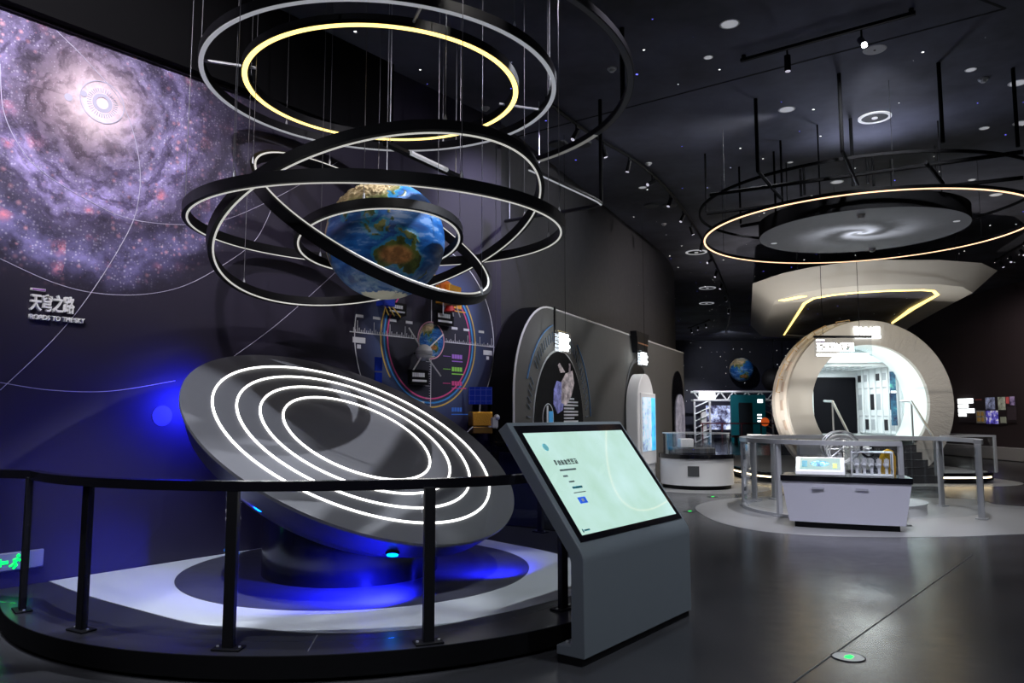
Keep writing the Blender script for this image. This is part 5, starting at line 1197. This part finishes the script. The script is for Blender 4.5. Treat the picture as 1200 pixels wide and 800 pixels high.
# ------------------------------------------------------------------ ceiling fittings
dl = [(855, 28, 10), (830, 67, 5), (1137.5, 81.5, 5), (922, 128, 9), (1193, 97, 8), (1197, 144, 8), (1153.5, 150, 4.5), (981, 213, 7), (753, 219.5, 4.5), (1167, 228, 6), (1139, 210.5, 3.5), (926, 190, 3)]
first = None
for k, (x, y, r) in enumerate(dl):
    p = atZ(x, y, CEIL); rr = r / F * (p - Vector((0, 0, EYE))).length
    rr = max(.05, min(.12, rr))
    t = thing('downlight', 'white round downlight set flush in the dark starry ceiling', 'ceiling light', (p.x, p.y, CEIL - .001), 0, 'flush round downlights in the starry ceiling')
    MB().lathe([(rr * .86, -.004), (rr, -.006), (rr * 1.05, 0), (rr * .86, 0)], 28, closed_prof=True).build('rim', whitem, t); MB().lathe([(.001, -.003), (rr * .86, -.003), (rr * .86, 0), (.001, 0)], 28).build('lens', discw, t)
p = atZ(1025, 58, CEIL); t = thing('ceiling_speaker', 'white round ceiling speaker beside the bright track spotlight', 'speaker', (p.x, p.y, CEIL - .001))
MB().lathe([(.001, -.008), (.13, -.008), (.14, 0), (.001, 0)], 32).build('grille', mat('speaker_white', (.6, .6, .6), .6), t); MB().lathe([(.001, -.014), (.015, -.012), (.015, -.006)], 12).build('badge', dark, t)
for x, y, lab in ((717, 80, 'white smoke detector to the right of the grey arc light'), (760, 191, 'white smoke detector along the curved spotlight track'), (1152, 92.5, 'white smoke detector in the upper right of the ceiling'), (569, 126, 'white smoke detector seen inside the yellow ring light'), (778, 262, 'white dome detector above the far end of the curved wall')):
    p = atZ(x, y, CEIL); t = thing('smoke_detector', lab, 'detector', (p.x, p.y, CEIL - .001))
    MB().lathe([(.001, -.02), (.06, -.02), (.065, -.004), (.065, 0), (.001, 0)], 24).build('base', white, t); MB().lathe([(.001, -.055), (.03, -.05), (.042, -.035), (.045, -.02)], 24).build('dome', whitem, t)
for x, y, rr, lab in ((1025, 137, .24, 'open round ring vent in the ceiling over the galaxy drum'), (816, 295, .3, 'ring vent in the ceiling nearest the orange ring end'), (829, 337, .3, 'ring vent far along the ceiling, between two others'), (828, 355, .3, 'farthest small ring vent above the curved wall end')):
    p = atZ(x, y, CEIL); t = thing('ring_vent', lab, 'vent', (p.x, p.y, CEIL - .001))
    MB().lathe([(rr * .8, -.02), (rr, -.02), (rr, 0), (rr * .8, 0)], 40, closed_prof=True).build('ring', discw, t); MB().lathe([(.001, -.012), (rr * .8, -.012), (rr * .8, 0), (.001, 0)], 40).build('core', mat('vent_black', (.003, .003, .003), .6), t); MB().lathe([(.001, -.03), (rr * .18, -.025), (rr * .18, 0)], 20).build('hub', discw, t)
for x, y, lab in ((774, 240, 'twin round vent beside the curved spotlight track'), (668, 168, 'twin round vent near the lower end of the grey arc light')):
    p = atZ(x, y, CEIL); t = thing('twin_vent', lab, 'vent', (p.x, p.y, CEIL - .001))
    for dx in (-.2, .2): MB().lathe([(.001, -.03), (.15, -.03), (.17, 0), (.001, 0)], 28, (dx, 0, 0)).build('outlet', greyd, t)
# tracks
def head(parent, p, d, bright, m=None):
    d = Vector(d).normalized(); 
    MB().tube([p, p + Vector((0, 0, -.12))], .012, 6).build('stem', black, parent)
    c = p + Vector((0, 0, -.14)); h = MB().tube([c - d * .07, c + d * .13], .04, 14).build('spot_head', black, parent)
    MB().tube([c + d * .128, c + d * .134], .032, 14).build('lens', spotlens if bright else spotlow, h)
    return c + d * .16
tz = CEIL - .06
trk = [(640, 118), (672, 143), (705, 165), (735, 182), (765, 205), (790, 232), (812, 262), (828, 290), (842, 318), (852, 345), (856, 368), (850, 390)]
tp3 = [atZ(x, y, tz) for x, y in trk]
t = thing('track_light', 'long curved black spotlight track following the dark curved wall', 'track light', tp3[0])
lc = cr([tuple(p.to_2d()) for p in tp3], 4, False) + [tuple(tp3[-1].to_2d())]
MB().tube([Vector((p[0], p[1], tz)) - tp3[0] for p in lc], .03, 6).build('track', black, t)
b = MB(); [b.tube([p - tp3[0], (p.x - tp3[0].x, p.y - tp3[0].y, CEIL - tp3[0].z)], .012, 6) for p in tp3[::2]]; b.build('hanger', black, t)
for k, (x, y) in enumerate(((675, 146), (707, 166), (737, 184), (764, 205), (785, 228), (800, 247), (810, 262), (822, 282), (832, 300), (839, 315), (845, 330), (850, 345), (854, 360))):
    p = atZ(x, y, tz - .03) - tp3[0]; head(t, p, ((-.5, -.3, -1), (.3, 0, -1), (-.3, 0, -1.2), (-1, -.6, -.7), (-.4, -.3, -1))[k % 5], False)
pa, pb = atZ(868, 71, tz), atZ(1073, 15, tz)
t = thing('track_light', 'short straight black track with one dazzling spotlight, upper right ceiling', 'track light', pa)
MB().tube([(0, 0, 0), pb - pa], .028, 4).build('track', black, t); b = MB(); [b.tube([(pb - pa) * f, (pb - pa) * f + Vector((0, 0, .06))], .03, 6) for f in (.02, .98)]; b.build('hanger', black, t)
head(t, (pb - pa) * .29 - Vector((0, 0, .03)), (0, 0, -1), False)
SPL = head(t, (pb - pa) * .715 - Vector((0, 0, .03)), (-.15, -.75, -.7), True) + pa
for lab, a_, c_, hs in (('short far spotlight track near the end of the dark curved wall', (806, 385), (832, 375), ((810, 384), (818, 381), (827, 378))), ('short spotlight track at the far right beyond the canopy tip', (1166, 306), (1203, 284), ((1173, 303), (1184, 297), (1197, 289)))):
    pa, pb = atZ(*a_, tz), atZ(*c_, tz); t = thing('track_light', lab, 'track light', pa)
    MB().tube([(0, 0, 0), pb - pa], .035, 4).build('track', black, t); b = MB(); [b.tube([(pb - pa) * f, (pb - pa) * f + Vector((0, 0, .06))], .03, 6) for f in (.05, .95)]; b.build('hanger', black, t)
    for k, h_ in enumerate(hs): p = atZ(*h_, tz - .03) - pa; head(t, p, ((.2, -.4, -1), (-.3, -.5, -1), (0, -.6, -.8))[k], False)
# floor markers
for x, y, lab, rr in ((994, 770, 'round silver floor marker with green running figure on the dark floor', .1), (835, 582, 'small green floor marker near the pale oval, farther one', .1), (808, 599, 'small green floor marker nearest the kiosk side of the oval', .1)):
    p = atZ(x, y, 0); t = thing('floor_marker', lab, 'floor marker', (p.x, p.y, .0))
    MB().lathe([(.001, .004), (rr, .004), (rr, 0), (.001, 0)], 40).build('disc', white if y > 700 else greyd, t)
    MB().lathe([(rr, .006), (rr + .008, .004), (rr + .008, 0), (rr, 0)], 40, closed_prof=True).build('rim', dark, t)
    b = MB(); b.prism([(-.03, -.01), (-.005, .02), (.03, .03), (.035, -.005), (.01, -.02), (.005, -.04), (-.015, -.035)], .004, .007, 'z'); b.build('green_figure', greenl, t)

# ------------------------------------------------------------------ light
w = bpy.data.worlds.new('world'); sc.world = w; w.use_nodes = True
w.node_tree.nodes['Background'].inputs[0].default_value = (.6, .66, .85, 1); w.node_tree.nodes['Background'].inputs[1].default_value = .045
V = Vector
spot('mural_wash', (-2.6, 3.2, 6.05), (-4.0, 6.9, 4.6), 1050, (1, .95, .97), 62, .06, .9)
spot('mural_wash', (-4.0, 1.6, 6.05), (-4.2, 6.4, 2.9), 320, (.95, .93, 1), 70, .06, .8)
spot('mural_wash', (1.2, 6.4, 6.05), (-1.6, 9.7, 3.0), 300, (.95, .9, 1), 75, .06, .9)
spot('stage_spot', (-3.2, 4.4, 6.05), (-2.85, 6.55, .2), 1250, (.84, .9, 1), 30, .03, .4)
spot('stage_spot', (.9, 7.3, 6.05), (-2.7, 6.75, .2), 1300, (.88, .92, 1), 34, .02, .3)
spot('stage_spot', (-1.6, 3.2, 6.05), (-1.5, 5.7, .2), 800, (.92, .95, 1), 26, .03, .35)
spot('stage_spot', (1.5, 6.2, 6.05), (.35, 6.9, .2), 520, (.92, 1, 1), 26, .03, .35)
spot('globe_spot', (.3, 5.0, 5.9), (-1.22, 7.2, 3.3), 130, (1, .96, .9), 26, .04, .6)
spot('lavender_wash', (1.1, 9.8, 6.0), (-.45, 11.2, 4.3), 420, (.74, .7, 1), 60, .05, .8)
pl, pf = lamps[0][0], lamps[1][0]
spot('blue_lamp_beam', pl + lamps[0][1] * .06, WL.w(.95, 1.0), 40, (.012, .015, 1), 130, .03, .9)
spot('blue_lamp_beam', pf + lamps[1][1] * .06, atZ(432, 700, PZ), 800, (.012, .015, 1), 125, .03, .9)
pr_ = Vector((-.05, 6.9, .44)); spot('blue_lamp_beam', pr_, atZ(566, 668, PZ), 160, (.012, .015, 1), 135, .03, .9)
spot('blue_lamp_beam', pf + Vector((-.35, .1, .12)), atZ(330, 700, PZ), 60, (.012, .015, 1), 80, .03, .9)
sa, za = WL.px(216, 474); spot('blue_wall_lamp', WL.w(sa + .12, za, .42), WL.w(sa, za - .05), 110, (.012, .015, 1), 140, .05, 1)
spot('kiosk_fill', (3.4, 3.2, 6.1), (.9, 5.6, .6), 420, (.85, .93, 1), 56, .1, .8)  # added fill from the camera side to brighten the kiosk
spot('hall_fill', (6.5, 6.0, 6.1), (6.5, 6.4, 0), 300, (.9, .95, 1), 110, .1, .9)  # these hall spots are added fill to raise the ambient level
spot('hall_fill', (1.0, -1.0, 6.1), (1.0, 2.0, 0), 300, (.9, .93, 1), 120, .1, .9)
spot('hall_fill', (-3.5, -1.5, 6.1), (-3.5, 3.0, 0), 300, (.85, .88, 1), 120, .1, .9)
spot('hall_fill', (9.5, 1.0, 6.1), (8.5, 5.0, 0), 300, (.9, .95, 1), 120, .1, .9)
spot('panel_wash', (4.2, 11.2, 6.1), (1.2, 13.4, 3.0), 520, (.97, .98, 1), 110, .08, 1)
spot('panel_wash', (7.2, 15.6, 6.1), (3.4, 18.5, 3.0), 800, (1, .92, .88), 90, .08, 1)
spot('console_spot', (3.6, 7.6, 6.1), (4.75, 10.9, .4), 1500, (.86, .87, 1), 34, .06, .6)
for px, py in ((1121, 259), (907, 285)):
    p = atZ(px, py, OZ - .02); spot('disc_down', p, (p.x * .9 + OC.x * .1, p.y, 0), 420, (.97, .98, 1), 95, .05, .7)
spot('track_spot', SPL, (9.6, 18.6, 4.0), 1300, (.95, .97, 1), 50, .04, .8)
spot('capsule_front', (8.0, 14.9, 4.2), (9.3, 19.3, 2.2), 330, (1, .96, .9), 70, .06, .7)
spot('counter_spot', (4.6, 14.6, 6.1), (3.9, 17.3, .5), 600, (1, 1, 1), 40, .05, .7)
area('capsule_lamp', (MX, MY + .75, MZ + 1.4), (MX, MY + .75, 0), 50, 1.0, .9, (.9, 1, 1))
area('corridor_lamp', (MX + .2, MY + 2.5, MZ + .98), (MX + .2, MY + 2.5, 0), 40, 1.2, 1.6, (.92, 1, 1))
spot('canopy_fill', (5.5, 18.6, .3), (8.0, 20.5, 4.6), 520, (1, .93, .84), 80, .1, .9)  # both canopy spots are added near floor level to brighten its underside
spot('canopy_fill', (7.4, 17.4, .35), (9.2, 18.6, 4.6), 500, (1, .93, .82), 110, .1, .9)
spot('shell_light', (4.8, 17.8, 4.8), (7.0, 20.3, 2.0), 260, (1, .86, .7), 50, .1, .9)
spot('deck_down', (11.6, 15.5, 6.1), (11.5, 18.5, 0), 500, (1, .95, .9), 70, .1, .8)
spot('right_wall_spot', (14.5, 22.0, 6.1), (17.6, 26.5, 2.2), 500, (1, .92, .9), 70, .1, .8)
spot('far_booth_spot', (11.0, 41, 6), (11.0, 44.6, 2.0), 1300, (.9, .92, 1), 60, .05, .6)
spot('earth_far', (11.5, 41, 6), (13.9, 46.2, 4.2), 420, (.85, .9, 1), 75, .05, 1)
spot('ceiling_fill', (OC.x, OC.y, OZ + .3), (OC.x - .6, OC.y - 1.5, CEIL), 130, (.75, .8, 1), 165, .2, 1)  # unseen fill added above the drum to lift the dark ceiling
vs = sc.view_settings; sc.display_settings.display_device = 'sRGB'
vs.view_transform = 'Standard'; vs.look = 'None'; vs.exposure = 0; vs.gamma = 1; vs.use_curve_mapping = False
sc.cycles.use_denoising = True; sc.cycles.max_bounces = 8; sc.cycles.transparent_max_bounces = 24; sc.cycles.caustics_reflective = False; sc.cycles.caustics_refractive = False
sc.cycles.sample_clamp_indirect = 6
